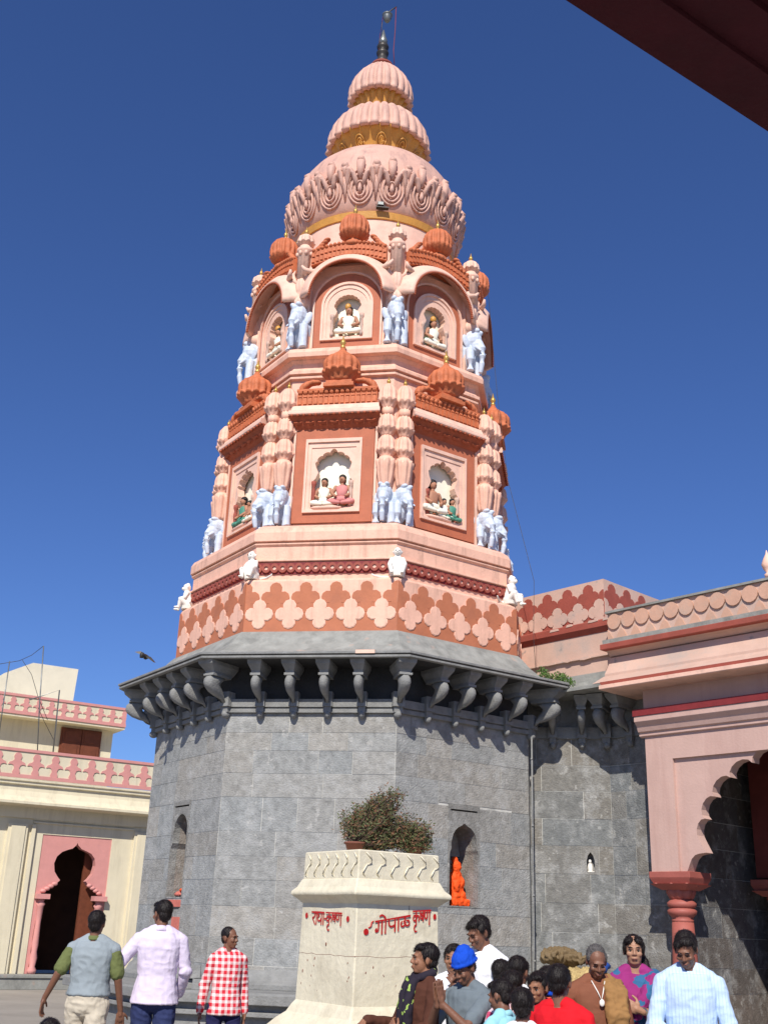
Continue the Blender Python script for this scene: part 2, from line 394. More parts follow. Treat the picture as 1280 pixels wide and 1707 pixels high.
def blockwall(mb, T, length, courses, holes=(), wmin=.45, wmax=1.05, seed=1, base=(.28, .277, .26), skip=.25):
    """courses of dressed blocks, each a raised box with its own tone, over a mortar backing (material 1)"""
    rnd = random.Random(seed)
    g = .0032
    for j in range(len(courses)-1):
        z0, z1 = courses[j], courses[j+1]; x = 0; first = True
        while x < length-1e-6:
            wd = rnd.uniform(wmin, wmax)
            if first: wd *= rnd.uniform(.4, 1); first = False
            x1 = x+wd
            if length-x1 < .25: x1 = length
            rs = [(x, x1, z0, z1)]
            for (hx0, hx1, hz0, hz1) in holes:
                nr = []
                for (a, b, c, d) in rs:
                    if hx1 <= a or hx0 >= b or hz1 <= c or hz0 >= d: nr.append((a, b, c, d)); continue
                    if c < hz0: nr.append((a, b, c, hz0))
                    if d > hz1: nr.append((a, b, hz1, d))
                    if a < hx0: nr.append((a, hx0, max(c, hz0), min(d, hz1)))
                    if b > hx1: nr.append((hx1, b, max(c, hz0), min(d, hz1)))
                rs = nr
            t = rnd.uniform(.95, 1.08); hue = rnd.uniform(-.012, .012)
            if rnd.random() < .10: t *= .92
            col = (max(.02, (base[0]+hue)*t), base[1]*t, max(.02, (base[2]-hue)*t))
            for (a, b, c, d) in rs:
                if b-a < .03 or d-c < .03: continue
                o = rnd.uniform(.003, .008)
                gx = g*rnd.uniform(.5, 1.5); gz = g*rnd.uniform(.3, 1.6)
                mb.box(a+gx, b-gx, -o, .06, c+gz, d-gz, 0, T, col)
            x = x1
    loopsh = [rect(*h) for h in holes]
    mb.plate(rect(0, length, courses[0], courses[-1]), loopsh, 0, .1, 1, T)
    return mb
# ---------------------------------------------------------------- ground
g = MB(); g.add([(-400, -60, 0), (400, -60, 0), (400, 600, 0), (-400, 600, 0)], [(0, 1, 2, 3)])
tag(g.build('ground', 'ground'), 'pale stone paving of the temple courtyard', kind='structure')
# ================================================================ TOWER
PHI = RD(-10.47)
tower = thing('temple_tower', (-.4011, 19, 0), PHI, 'tall octagonal temple tower of grey stone with pink and orange painted tiers', 'temple tower')
def TF(k, ap, t=0, z=0):
    """frame on face k: x along the face, -y outwards, origin at distance ap"""
    a = k*pi/4; n = V((sin(a), -cos(a), 0)); t_ = V((cos(a), sin(a), 0)); o = n*ap+t_*t
    return Matrix(((t_.x, -n.x, 0, o.x), (t_.y, -n.y, 0, o.y), (0, 0, 1, z), (0, 0, 0, 1)))
def face_copies(o, ks):
    """o was built on face 0; copies turned to the other faces"""
    for k in ks: dup(o, tower, (0, 0, 0), k*pi/4)
ALLK = [1, 2, 3, 4, 5, 6, 7]
RS = 3.32; APS = RS*cos(pi/8); HS = APS*T22
CR = [.9, 1.15, 1.5, 1.91, 2.26, 2.58, 2.92, 3.39, 3.73, 4.06, 4.32, 4.6]
NI = (-.30, .29, 2.0, 3.42)
mb = MB()
for k in range(8):
    T = TF(k, APS)
    T = T @ Matrix.Translation((-HS, 0, 0))
    hs = [(HS+NI[0], HS+NI[1], NI[2], NI[3])] if k in (1, 7) else []
    cr = [c+(.03*sin(k*2.1+i*1.7) if 0 < i < len(CR)-1 else 0) for i, c in enumerate(CR)]
    if k in (0, 7, 1): cr = CR
    blockwall(mb, T, 2*HS, cr, hs, seed=20+k)
wall = mb.build('block_wall', ['stone', 'mortar'], tower)
# wall behind the brackets, thin mouldings
mb = MB()
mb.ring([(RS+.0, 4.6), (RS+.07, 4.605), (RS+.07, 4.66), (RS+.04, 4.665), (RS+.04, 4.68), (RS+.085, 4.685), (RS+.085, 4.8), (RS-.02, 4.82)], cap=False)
mb.ring([(RS-.02, 4.82), (RS-.02, 5.284), (3.96, 5.284)], mi=1, cap=False)  # recess and slab underside, shade between the brackets painted in
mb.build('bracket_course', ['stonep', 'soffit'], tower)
# deep niches on two faces
def niche(k, pointed):
    mb = MB(); T = TF(k, APS)
    if pointed:
        arch = [(-.27, 2.02), (-.27, 2.72), (-.22, 2.8), (-.22, 2.95)]+[(-.22+.26*(1-cos(u*pi/2/5)), 2.95+.27*sin(u*pi/2/5)) for u in range(1, 6)]
        arch += [(.08-(-.0), 3.14)] if False else []
        arch = arch[:-1]+[(.02, 3.22)]
        right = [(.26-.24*(1-cos(u*pi/2/5)), 2.95+.27*sin(u*pi/2/5)) for u in range(4, 0, -1)]
        arch += right+[(.26, 2.72), (.26, 2.02)]
    else:
        arch = [(-.27, 2.02), (-.27, 2.74), (-.24, 2.80), (-.245, 2.88)]+[(.0-.235*cos(u*pi/12), 2.88+.25*sin(u*pi/12)) for u in range(1, 6)]+[(0, 3.16)]
        arch += [(.0-.235*cos(u*pi/12), 2.88+.25*sin(u*pi/12)) for u in range(7, 12)]+[(.235, 2.88), (.24, 2.80), (.26, 2.74), (.26, 2.02)]
    slot = rect(-.26, .25, 3.325, 3.35)
    mb.plate(rect(*NI), [arch, slot], -.012, .10, 0, T, c=(.215, .21, .195))
    mb.plate(rect(-.3, .29, 2.0, 3.42), [[(x*1.0, z) for x, z in arch]], .1, .42, 0, T, c=(.25, .22, .19))
    mb.box(-.3, .29, .42, .5, 2.0, 3.42, 0, T, (.27, .24, .20))
    for z in (2.60, 2.67, 2.70): mb.box(-.262, .255, .408, .42, z, z+.018, 2, T)
    mb.box(-.27, .26, .0, .42, 1.985, 2.02, 0, T, (.23, .2, .17))
    return mb.build('niche', ['stone', 'mortar', 'soffit'], tower)
niche(1, False); niche(-1, True)
# octagonal seat platform round the foot
mb = MB()
mb.ring([(3.33, .8), (3.52, .86), (3.52, .93), (3.42, .97), (3.38, 1.05), (3.30, 1.12)][::1], cap=False, mi=0)
mb.ring([(4.3, .86), (3.0, .86)], cap=False)
mb.ring([(4.16, 0), (4.16, .57), (4.27, .575), (4.27, .63), (4.2, .635), (4.2, .715), (4.34, .72), (4.34, .84), (4.3, .86)], cap=False)
bevel(mb.build('seat_platform', 'stonep', tower), .008)
# brackets under the slab
def bracket(Rw, wide=1.0):
    mb = MB()
    # capital
    def sec(o, z, hw, d0): return [(-hw, -o, z), (hw, -o, z), (hw, -d0, z), (-hw, -d0, z)]
    S = [sec(.62, 5.285, .125*wide, .02), sec(.60, 5.22, .12*wide, .02), sec(.50, 5.12, .078*wide, .05), sec(.48, 5.06, .07*wide, .1)]
    vs = [q for s_ in S for q in s_]; fs = [(0, 1, 2, 3)]
    for j in range(3):
        for i in range(4): fs.append((j*4+i, (j+1)*4+i, (j+1)*4+(i+1) % 4, j*4+(i+1) % 4))
    fs.append((15, 14, 13, 12)); mb.add(vs, fs)
    mb.box(-.088*wide, .088*wide, -.515, -.12, 5.035, 5.075)
    # tusk
    prof = [(.50, 5.035, .06), (.55, 4.97, .072), (.56, 4.9, .075), (.53, 4.83, .07), (.45, 4.76, .062), (.33, 4.71, .05), (.2, 4.68, .035), (.08, 4.665, .02)]
    top = [(.20, 5.035), (.24, 4.99), (.28, 4.95), (.30, 4.92), (.28, 4.87), (.22, 4.82), (.14, 4.76), (.05, 4.71)]
    vs = []; fs = []
    for (o, z, hw), (o2, z2) in zip(prof, top):
        hw *= wide
        vs += [(-hw*.55, -o, z), (hw*.55, -o, z), (hw, -(o*.78+o2*.22), z*.78+z2*.22), (hw, -(o*.3+o2*.7), z*.3+z2*.7), (hw*.7, -o2, z2), (-hw*.7, -o2, z2), (-hw, -(o*.3+o2*.7), z*.3+z2*.7), (-hw, -(o*.78+o2*.22), z*.78+z2*.22)]
    for j in range(len(prof)-1):
        for i in range(8): fs.append((j*8+i, (j+1)*8+i, (j+1)*8+(i+1) % 8, j*8+(i+1) % 8))
    fs.append(tuple(range(8))); fs.append(tuple(reversed(range(len(vs)-8, len(vs)))))
    mb.add(vs, fs, 0, True)
    # small corbel and drop below, flutes on the wall behind
    mb.box(-.085*wide, .085*wide, -.15, .02, 4.685, 4.83, tp=.01)
    mb.box(-.06*wide, .06*wide, -.12, .02, 4.60, 4.685)
    mb.ell((0, -.075, 4.575), (.055*wide, .07, .06))
    for i_, q in enumerate(mb.v):
        zz = 5.285-(5.285-q.z)*.84 if q.z > 4.84 else (5.285-.445*.84-(4.84-q.z)*.84 if q.y < -.16 or q.z > 4.8 else q.z)
        mb.v[i_] = V((q.x*.86, q.y*.93, zz))
    me = mb.mesh('bracket', [M['stonep']])
    return me
BR = bracket(0)
bm_ = bmesh.new(); bm_.from_mesh(BR); bmesh.ops.recalc_face_normals(bm_, faces=bm_.faces); bm_.to_mesh(BR); bm_.free()
for k in range(8):
    for t in (-.76, -.25, .26, .77):
        o = obj('bracket', BR, tower); o.matrix_local = TF(k, APS, t)
    a = k*pi/4+pi/8; n = V((sin(a), -cos(a), 0)); tt = V((cos(a), sin(a), 0)); o_ = n*(RS-.02)
    o = obj('bracket', BR, tower); o.matrix_local = Matrix(((tt.x*1.25, -n.x*1.12, 0, o_.x), (tt.y*1.25, -n.y*1.12, 0, o_.y), (0, 0, 1, 0), (0, 0, 0, 1)))
# slab
mb = MB(); mb.ring([(3.25, 5.285), (4.0, 5.285), (4.03, 5.29), (4.03, 5.322), (3.99, 5.326), (3.99, 5.336), (4.05, 5.34), (4.05, 5.375), (4.0, 5.385), (3.6, 5.42)], cap=False)
bevel(mb.build('eave_slab', 'stonep', tower), .006)
mb = MB(); mb.ring([(3.72, 5.39), (3.70, 5.44), (3.55, 5.52), (3.38, 5.66), (3.26, 5.80), (3.20, 5.86), (3.17, 5.885), (3.0, 5.89)], cap=False)
mb.box(-.19, -.0, -3.49, -3.3, 5.40, 5.45) if False else None
mb.build('cement_slope', 'grime', tower)
mb = MB(); T = TF(0, 4.05*cos(pi/8)+.004, .9, 5.338)
mb.box(-.14, .14, -.002, .006, 0, .05, 0, T); mb.add([(-.14, .0, .05), (.14, .0, .05), (.13, .22, .085), (-.13, .22, .085)], [(0, 1, 2, 3)], 0, False, T)
mb.build('pink_paint_patch', 'pinklt', tower)
# parapet band with quatrefoils
RP = 3.14; AP = RP*cos(pi/8); HP = AP*T22
mb = MB(); mb.ring([(RP, 5.88), (RP, 6.70), (RP-.03, 6.74), (2.98, 6.78), (2.98, 7.5)], cap=False); mb.build('parapet_wall', 'pink', tower)
def foils():
    base = [(-HP+.001, 5.885), (HP-.001, 5.885), (HP-.001, 6.34), (-HP+.001, 6.34)]
    P = 2*HP/5; a = MB()
    a.plate(base, [], -.010, 0, 0)
    for i in range(-3, 4):
        s = clip(foilshape(i*P-0*P, 6.43, .118, .125), -HP+.002, HP-.002) if False else clip(foilshape((i+.5)*P, 6.435, .100, .128), -HP+.002, HP-.002)
        if len(s) > 2: a.plate(s, [], -.014-.0006*i, 0, 0)
    b = MB()
    for i in range(-2, 3):
        s = foilshape(i*P, 6.165, .096, .120, sq=1.08)
        rim = foilshape(i*P, 6.165, .107, .120, sq=1.08)
        b.plate(rim, [], -.020, 0, 1); b.plate(s, [], -.026, -.0201, 0)
    T = TF(0, AP)
    for m_ in (a, b): m_.v = [T @ q for q in m_.v]
    return a.build('quatrefoil_band', 'foil', tower), b.build('quatrefoil_row', ['pink', 'pinklt'], tower)
for o in foils(): face_copies(o, ALLK)
# guilloche strip
def chain():
    T = TF(0, 2.98*cos(pi/8)); hp = 2.98*cos(pi/8)*T22
    a = MB(); n = 17; P = 2*hp/n
    out = [(-hp, 6.86), (hp, 6.86), (hp, 7.05), (-hp, 7.05)]
    a.plate(out, [], -.02, .0, 0, T)
    for i in range(n):
        x = -hp+(i+.5)*P
        for s_, zc in ((1, 6.955),):
            ri = []; ro = []
            for k in range(12):
                t = 2*pi*k/12; ro.append((x+P*.53*cos(t), zc+.078*sin(t))); ri.append((x+P*.24*cos(t), zc+.032*sin(t)))
            ro = [(max(-hp, min(hp, q[0])), q[1]) for q in ro]
            a.plate(ro, [ri], -.05-(.003 if i % 2 else 0), -.018, 1, T)
            a.plate([(q[0]*1.0, q[1]) for q in ri], [], -.03, -.021, 2, T)
    return a.build('guilloche_strip', ['maroon', 'redbrown', 'pinklt'], tower)
face_copies(chain(), ALLK)
mb = MB()
mb.ring([(2.98, 7.06), (3.03, 7.07), (3.03, 7.10), (2.95, 7.115), (2.93, 7.14), (2.90, 7.20), (2.94, 7.30), (3.02, 7.355), (3.02, 7.375), (2.98, 7.385), (2.98, 7.40), (3.045, 7.405), (3.045, 7.55), (3.0, 7.63), (2.87, 7.72), (2.7, 7.74)], cap=False)
bevel(mb.build('lower_cornice', 'pink', tower), .008)
# ---- tier one
A1 = 2.42; R1 = A1/cos(pi/8)
mb = MB()
for k in range(8):
    mb.plate(rect(-A1*T22, A1*T22, 7.7, 10.0), [rect(-.395, .355, 8.085, 9.165)], 0, .16, 0, TF(k, A1))
    mb.box(-.45, .41, .1601, .18, 8.03, 9.22, 0, TF(k, A1))
mb.ring([(2.45, 9.999), (2.36, 10.02), (2.36, 10.60), (2.43, 10.62), (2.43, 10.66), (2.39, 10.675), (2.39, 10.69), (2.46, 10.70), (2.46, 10.76), (2.40, 10.80), (2.35, 10.86), (2.36, 10.94), (2.42, 10.985), (2.42, 11.0), (2.53, 11.005), (2.54, 11.09), (2.5, 11.17), (2.38, 11.24), (2.2, 11.26)], cap=False)
bevel(mb.build('tier_wall', 'pink', tower), .006)
def petal_ball(mb, T, r, z0, z1, nf=10, mi=0):
    h = z1-z0
    mb.flute([(r*.5, z0, 0, 0), (r*.62, z0+h*.12, .5, 0), (r*.86, z0+h*.26, 1, 0), (r*1.06, z0+h*.36, 1, -h*.10), (r*1.10, z0+h*.41, 1, -h*.08), (r*.98, z0+h*.45, 1, 0), (r*1.0, z0+h*.62, 1, 0), (r*.9, z0+h*.8, 1, 0), (r*.62, z0+h*.95, 1, 0), (r*.5, z0+h, 0, 0)], nf, .16, 5, mi, T)
def finial_mb(mb, T, z, h, r=.03, mi=0):
    mb.ring([(r*.6, z), (r*1.3, z+h*.12), (r*.6, z+h*.2), (r*.8, z+h*.28), (r*1.35, z+h*.42), (r*1.1, z+h*.55), (r*.5, z+h*.7), (r*.12, z+h)], 10, 0, mi, True, T)
def lotus_column():
    mb = MB()
    mb.flute([(.10, 8.42, 0, 0), (.12, 8.47, 1, 0), (.15, 8.62, 1, 0), (.165, 8.76, 1, 0), (.185, 8.85, 1, -.05), (.18, 8.88, 1, -.04), (.13, 8.89, 0, 0), (.12, 8.93, 0, 0)], 9, .2, 5)
    petal_ball(mb, None, .165, 8.9, 9.33); petal_ball(mb, None, .165, 9.3, 9.72)
    mb.ring([(.10, 9.7), (.10, 9.84)], 12, 0, 0, True)
    petal_ball(mb, None, .175, 9.8, 10.27)
    c = mb.build('lotus_column', 'pink', tower)
    f = MB(); finial_mb(f, None, 10.27, .17, .028); f.build('finial', 'goldr', c)
    return c
def elephant_mesh(h, w, double=False):
    """forequarters of an elephant standing out of the wall, feet at z=0, facing -y"""
    mb = MB(); s = h
    mb.ell((0, .08, .50*s), (.44*w, .2, .44*s)); mb.ell((0, -.05, .76*s), (.36*w, .18, .22*s)); mb.ell((0, -.12, .62*s), (.27*w, .14, .2*s)); mb.ell((0, -.14, .87*s), (.2*w, .09, .09*s))
    mb.tube([(0, -.17, .66*s), (0, -.24, .52*s), (.0, -.25, .36*s), (.0, -.24, .20*s), (.0, -.22, .06*s), (0, -.21, -.0)], [.21*w, .18*w, .15*w, .125*w, .105*w, .09*w], 12)
    for q in (-1, 1):
        mb.tube([(q*.30*w, -.06, .5*s), (q*.33*w, -.08, .25*s), (q*.33*w, -.08, .02*s), (q*.34*w, -.08, 0)], [.19*w, .175*w, .18*w, .18*w], 12)
        mb.ell((q*.40*w, .0, .68*s), (.15*w, .035, .15*s), rot=Euler((0, q*.3, q*.6)), n=16, m=10)
        mb.cap((q*.17*w, -.17, .55*s), (q*.21*w, -.27, .44*s), .028*s/.7, .014)
        mb.ell((q*.14*w, -.15, .93*s), (.12*w, .08, .06*s))
    o = sculpt(mb, 'elephant_figure', 'blue', tower, .008, 2, .0015, .05)
    me = o.data; bpy.data.objects.remove(o); return me
E1 = elephant_mesh(.70, .38)
lc = lotus_column(); first = True
for k in range(8):
    for q in (-1, 1):
        Tm = TF(k, A1+.06, q*.87)
        c = lc if first else dup(lc, tower)
        first = False; c.matrix_local = Tm
        e = obj('elephant_figure', E1, tower); e.matrix_local = TF(k, A1+.03, q*.87, 7.76)
def person_relief(mb, x, y, z, h, tn=0, cols=(0, 1, 2)):
    """small seated plaster figure, height h: skin, garment, dark hair"""
    a, b, c = cols; s = h
    mb.ell((x, y, z+.22*s), (.30*s, .15*s, .13*s), mi=b)
    for q in (-1, 1):
        mb.cap((x+q*.1*s, y, z+.2*s), (x+q*.33*s, y-.12*s, z+.14*s), .1*s, .085*s, b); mb.cap((x+q*.33*s, y-.12*s, z+.13*s), (x+q*.05*s, y-.18*s, z+.08*s), .075*s, .055*s, b)
        mb.cap((x+q*.19*s, y, z+.62*s), (x+q*.29*s, y-.02*s, z+.42*s), .068*s, .052*s, a); mb.cap((x+q*.29*s, y-.02*s, z+.42*s), (x+q*.17*s, y-.16*s, z+.30*s), .052*s, .045*s, a)
        mb.ell((x+q*.16*s, y-.17*s, z+.29*s), (.05*s, .05*s, .035*s), mi=a)
    mb.loft([((x, y, z+.2*s), .16*s, .11*s), ((x, y, z+.42*s), .15*s, .1*s), ((x, y-.01*s, z+.6*s), .2*s, .11*s), ((x, y, z+.68*s), .1*s, .07*s)], 14, b if tn else a)
    mb.cap((x, y, z+.66*s), (x, y, z+.76*s), .055*s, .055*s, a)
    mb.ell((x, y-.01*s, z+.86*s), (.1*s, .11*s, .13*s), mi=a); mb.ell((x, y+.012*s, z+.925*s), (.118*s, .118*s, .11*s), mi=c); mb.ell((x, y+.05*s, z+.84*s), (.11*s, .09*s, .12*s), mi=c)
    mb.ell((x, y-.125*s, z+.85*s), (.02*s, .025*s, .03*s), mi=a, n=6, m=5)
def niche_bay(k, kind):
    """figure panel of tier one on face k"""
    T = TF(k, A1)
    a = MB()
    hole = rect(-.50, .46, 8.0, 9.32)
    a.plate(rect(-.68, .66, 7.83, 9.52), [hole], -.045, 0, 0, T); p = a.build('painted_panel', 'orange', tower)
    a = MB()
    for x in (-.72, .68): a.box(x, x+.035, -.06, 0, 7.78, 9.52, 0, T)
    a.plate(rect(-.50, .46, 8.0, 9.32), [rect(-.46, .42, 8.04, 9.26)], -.085, 0, 0, T)
    a.plate(rect(-.46, .42, 8.04, 9.26), [rect(-.40, .36, 8.08, 9.17)], -.055, 0, 0, T)
    arch = cusped(.30, 8.81, .27, 7, .06, 8.10, -.02, .35, 5, .14)
    arch = [(-.37, 8.10), (-.37, 8.55), (-.31, 8.62), (-.27, 8.72), (-.315, 8.82)]+[q for q in arch if q[1] >= 8.83][1:-1]+[(.275, 8.82), (.23, 8.72), (.27, 8.62), (.33, 8.55), (.33, 8.10)]
    a.plate(rect(-.40, .36, 8.08, 9.17), [arch], -.04, .10, 0, T)
    p2 = a.build('window_frame', 'pinklt', p)
    a = MB(); a.box(-.39, .35, .145, .158, 8.09, 9.16, 0, T); a.build('niche_back', 'cream', p)
    for q in (-.335, .295):     # little columns at the jambs
        a = MB(); C_ = T @ Matrix.Translation((q, -.03, 0))
        a.ring([(.03, 8.12), (.04, 8.16), (.022, 8.2), (.035, 8.32), (.036, 8.4), (.02, 8.46), (.04, 8.5), (.045, 8.56)], 10, 0, 0, True, C_)
        a.build('jamb_column', 'redbrown' if q < 0 else 'peach', p)
    f = MB()
    if kind == 0: person_relief(f, -.16, .0, 8.10, .52, 1, (0, 1, 2)); person_relief(f, .14, .0, 8.11, .56, 1, (0, 3, 2))
    elif kind == 1:
        person_relief(f, -.2, .0, 8.14, .62, 0, (0, 1, 2)); person_relief(f, .03, -.02, 8.10, .38, 1, (0, 1, 2)); person_relief(f, .2, -.02, 8.1, .42, 1, (0, 4, 2))
    else: person_relief(f, -.1, .0, 8.1, .55, 1, (0, 4, 2)); person_relief(f, .17, -.02, 8.1, .4, 0, (0, 1, 2))
    rn = random.Random(k)
    for i in range(9): f.ell((rn.uniform(-.34, .3), -.02, 8.12+rn.uniform(0, .05)), (.035, .03, .03), mi=rn.choice([1, 3, 4, 5]), n=8, m=6)
    f.v = [T @ q for q in f.v]; f.build('seated_figures', ['fig_skin', 'cream', 'hair', 'fig_rose', 'fig_green', 'orangeb'], p)
    a = MB(); a.ell((-.1, -.05, 8.09), (.28, .05, .04), T=T); a.build('flower_bed', 'pinklt', p)
    return p
M['fig_skin'] = mat('painted_plaster_skin', (.42, .2, .12), .6, .15, 12, .1, 30)
M['fig_rose'] = mat('rose_plaster', (.6, .22, .2), .6, .15, 12, .1, 30)
M['fig_green'] = mat('green_plaster', (.08, .26, .18), .6, .15, 12, .1, 30)
for k, kd in ((0, 0), (1, 1), (-1, 2), (2, 0), (-2, 1), (3, 2), (4, 0), (5, 1)): niche_bay(k, kd)
# cornice + crest of tier one
def cornice1():
    T = TF(0, A1); a = MB()
    # sloping carved cove: section lofted along x
    def run(mb, sec, x0, x1, mi, mit=.0, smooth=False):
        n = len(sec); vs = [(x0-mit*s_[0], -s_[0], s_[1]) for s_ in sec]+[(x1+mit*s_[0], -s_[0], s_[1]) for s_ in sec]
        fs = [(i, n+i, n+i+1, i+1) for i in range(n-1)]+[tuple(reversed(range(n))), tuple(range(n, 2*n))]
        mb.add(vs, fs, mi, smooth, T)
    run(a, [(0, 9.50), (.05, 9.52), (.09, 9.56), (.16, 9.65), (.21, 9.70), (.21, 9.715), (0, 9.715)], -.72, .69, 0, .4)
    for i in range(7):
        x = -.66+i*.21
        ring = [(x+.085*cos(t*pi/8), 9.61+.05*sin(t*pi/8)) for t in range(16)]; inn = [(x+.055*cos(t*pi/8), 9.61+.028*sin(t*pi/8)) for t in range(16)]
        TT = T @ Matrix.Translation((0, -.115, 0)) @ Matrix.Translation((0, 0, 9.61)) @ Matrix.Rotation(-.72, 4, 'X') @ Matrix.Translation((0, 0, -9.61))
        a.plate(ring, [inn], -.03, .01, 0, TT); a.ell((x, -.012, 9.61), (.035, .02, .02), TT, n=8, m=6)
    for i in range(15): a.ell((-.74+i*.104, -.235, 9.70), (.03, .03, .022), T, n=6, m=5)
    c = a.build('carved_cornice', 'redbrown_c', tower)
    a = MB(); run(a, [(0, 9.715), (.24, 9.716), (.25, 9.73), (.25, 9.765), (.24, 9.775), (.24, 9.80), (.19, 9.81), (.17, 9.86), (.14, 9.93), (0, 9.93)], -.70, .67, 0, .4); bevel(a.build('cornice_moulding', 'pinklt', c), .006)
    # crest
    a = MB(); rows = 2
    a.box(-.69, .69, -.13, .02, 9.93, 10.16, 0, T)
    n = 15
    for i in range(n):
        x = -.69+(i+.5)*1.38/n
        a.box(x-.032, x+.032, -.155, -.12, 9.95, 10.07, 0, T, tp=.008); a.box(x-.032, x+.032, -.15, -.12, 10.085, 10.15, 0, T, tp=.006)
        a.ell((x, -.135, 10.17), (.045, .05, .045), T, n=8, m=6); a.ell((x, -.16, 10.19), (.022, .03, .022), T, n=6, m=5)
    a.box(-.70, .70, -.16, .02, 10.195, 10.235, 0, T)
    for q in (-1, 1):     # leaf scrolls at both ends
        for j in range(6):
            a.ell((q*(.62-.052*j), -.09-.01*(j % 2), 10.27+.05*j-.006*j*j), (.06-.004*j, .07, .115-.010*j), T, rot=Euler((0, -q*(.3+.25*j), 0)), n=10, m=6)
    cr = a.build('crest', 'orangeb', c)
    # domelet
    a = MB(); D = T @ Matrix.Translation((.03, -.02, 0)) @ Matrix.Diagonal((.9, .9, 1, 1))
    a.box(-.29, .29, -.24, .12, 10.235, 10.30, 0, D); a.box(-.25, .25, -.2, .1, 10.30, 10.36, 0, D)
    a.flute([(.21, 10.36, 0, 0), (.25, 10.40, .4, 0), (.27, 10.44, 1, 0), (.34, 10.52, 1, -.03), (.385, 10.55, 1, -.045), (.38, 10.58, 1, -.04), (.34, 10.60, 1, 0), (.37, 10.68, 1, 0), (.36, 10.76, 1, 0), (.30, 10.84, 1, 0), (.21, 10.89, 1, 0), (.17, 10.90, 0, 0), (.175, 10.92, 0, 0), (.13, 10.95, .4, 0), (.075, 11.0, 0, 0), (.03, 11.08, 0, 0)], 14, .13, 5, 0, D)
    d = a.build('domelet', 'orangeb', cr)
    a = MB(); finial_mb(a, D, 11.05, .27, .045); a.build('finial', 'goldr', cr)
    return c
M['redbrown_c'] = mat('carved_oxide_plaster', (.40, .10, .045), .65, .25, 14, .3, 40, dirt=(.2, .045, .02), dirt_amt=.6, dscale=7)
face_copies(cornice1(), ALLK)
# ---- tier two
A2 = 2.07; R2 = A2/cos(pi/8)
mb = MB()
for k in range(8):
    mb.plate(rect(-A2*T22, A2*T22, 11.2, 13.0), [rect(-.29, .29, 11.485, 12.46)], 0, .16, 0, TF(k, A2))
    mb.box(-.33, .33, .1601, .18, 11.45, 12.5, 0, TF(k, A2))
mb.ring([(R2, 13.0), (R2-.08, 13.05), (R2-.1, 13.4), (1.7, 13.45)], cap=False); mb.build('upper_tier_wall', 'pinklt', tower)
E2 = elephant_mesh(.94, .44)
def arc(hw, zs, z0, n=16, cx=0, kz=1.0): return [(cx-hw, z0)]+[(cx-hw*cos(pi*i/n), zs+hw*kz*sin(pi*i/n)) for i in range(n+1)]+[(cx+hw, z0)]
def tier2():
    T = TF(0, A2); a = MB()
    a.plate(arc(.60, 12.19, 11.30), [arc(.475, 12.13, 11.42)], -.04, 0, 0, T); p = a.build('painted_panel', 'orange', tower)
    a = MB()
    a.plate(arc(.64, 12.19, 11.28), [arc(.605, 12.19, 11.28-.0)[0:1]+arc(.605, 12.19, 11.281)[1:]], -.07, 0, 0, T)
    a.plate(arc(.475, 12.13, 11.42), [arc(.43, 12.13, 11.45)], -.085, 0, 0, T); a.plate(arc(.43, 12.13, 11.45), [arc(.37, 12.11, 11.47)], -.06, 0, 0, T)
    u = cusped(.235, 12.1, .24, 9, .0, 11.50, 0, .23, 5, .12)
    u = [(-.25, 11.5), (-.25, 11.88), (-.21, 11.96), (-.19, 12.02), (-.235, 12.1)]+u[3:-3]+[(.235, 12.1), (.19, 12.02), (.21, 11.96), (.25, 11.88), (.25, 11.5)]
    a.plate(arc(.37, 12.11, 11.47), [u], -.045, .1, 0, T); a.build('window_frame', 'pinklt', p)
    a = MB(); a.box(-.28, .28, .145, .158, 11.49, 12.45, 0, T); a.build('niche_back', 'cream', p)
    for q in (-.27, .27):
        a = MB(); C_ = T @ Matrix.Translation((q, -.045, 0)); a.ring([(.03, 11.5), (.035, 11.56), (.02, 11.6), (.032, 11.72), (.02, 11.84), (.04, 11.88), (.045, 11.94)], 10, 0, 0, True, C_); a.build('jamb_column', 'peach', p)
    a = MB(); person_relief(a, 0.02, .02, 11.52, .6, 1, (0, 1, 2)); a.ell((.0, .0, 12.12), (.06, .06, .07), mi=3, n=8, m=6)
    rn = random.Random(4)
    for i in range(10): a.ell((rn.uniform(-.2, .2), -.0, 11.53+rn.uniform(0, .22)), (.03, .03, .03), mi=rn.choice([1, 0, 4]), n=8, m=6)
    a.v = [T @ q for q in a.v]; a.build('seated_figures', ['fig_skin', 'cream', 'hair', 'gold', 'fig_green'], p)
    return p
face_copies(tier2(), ALLK)
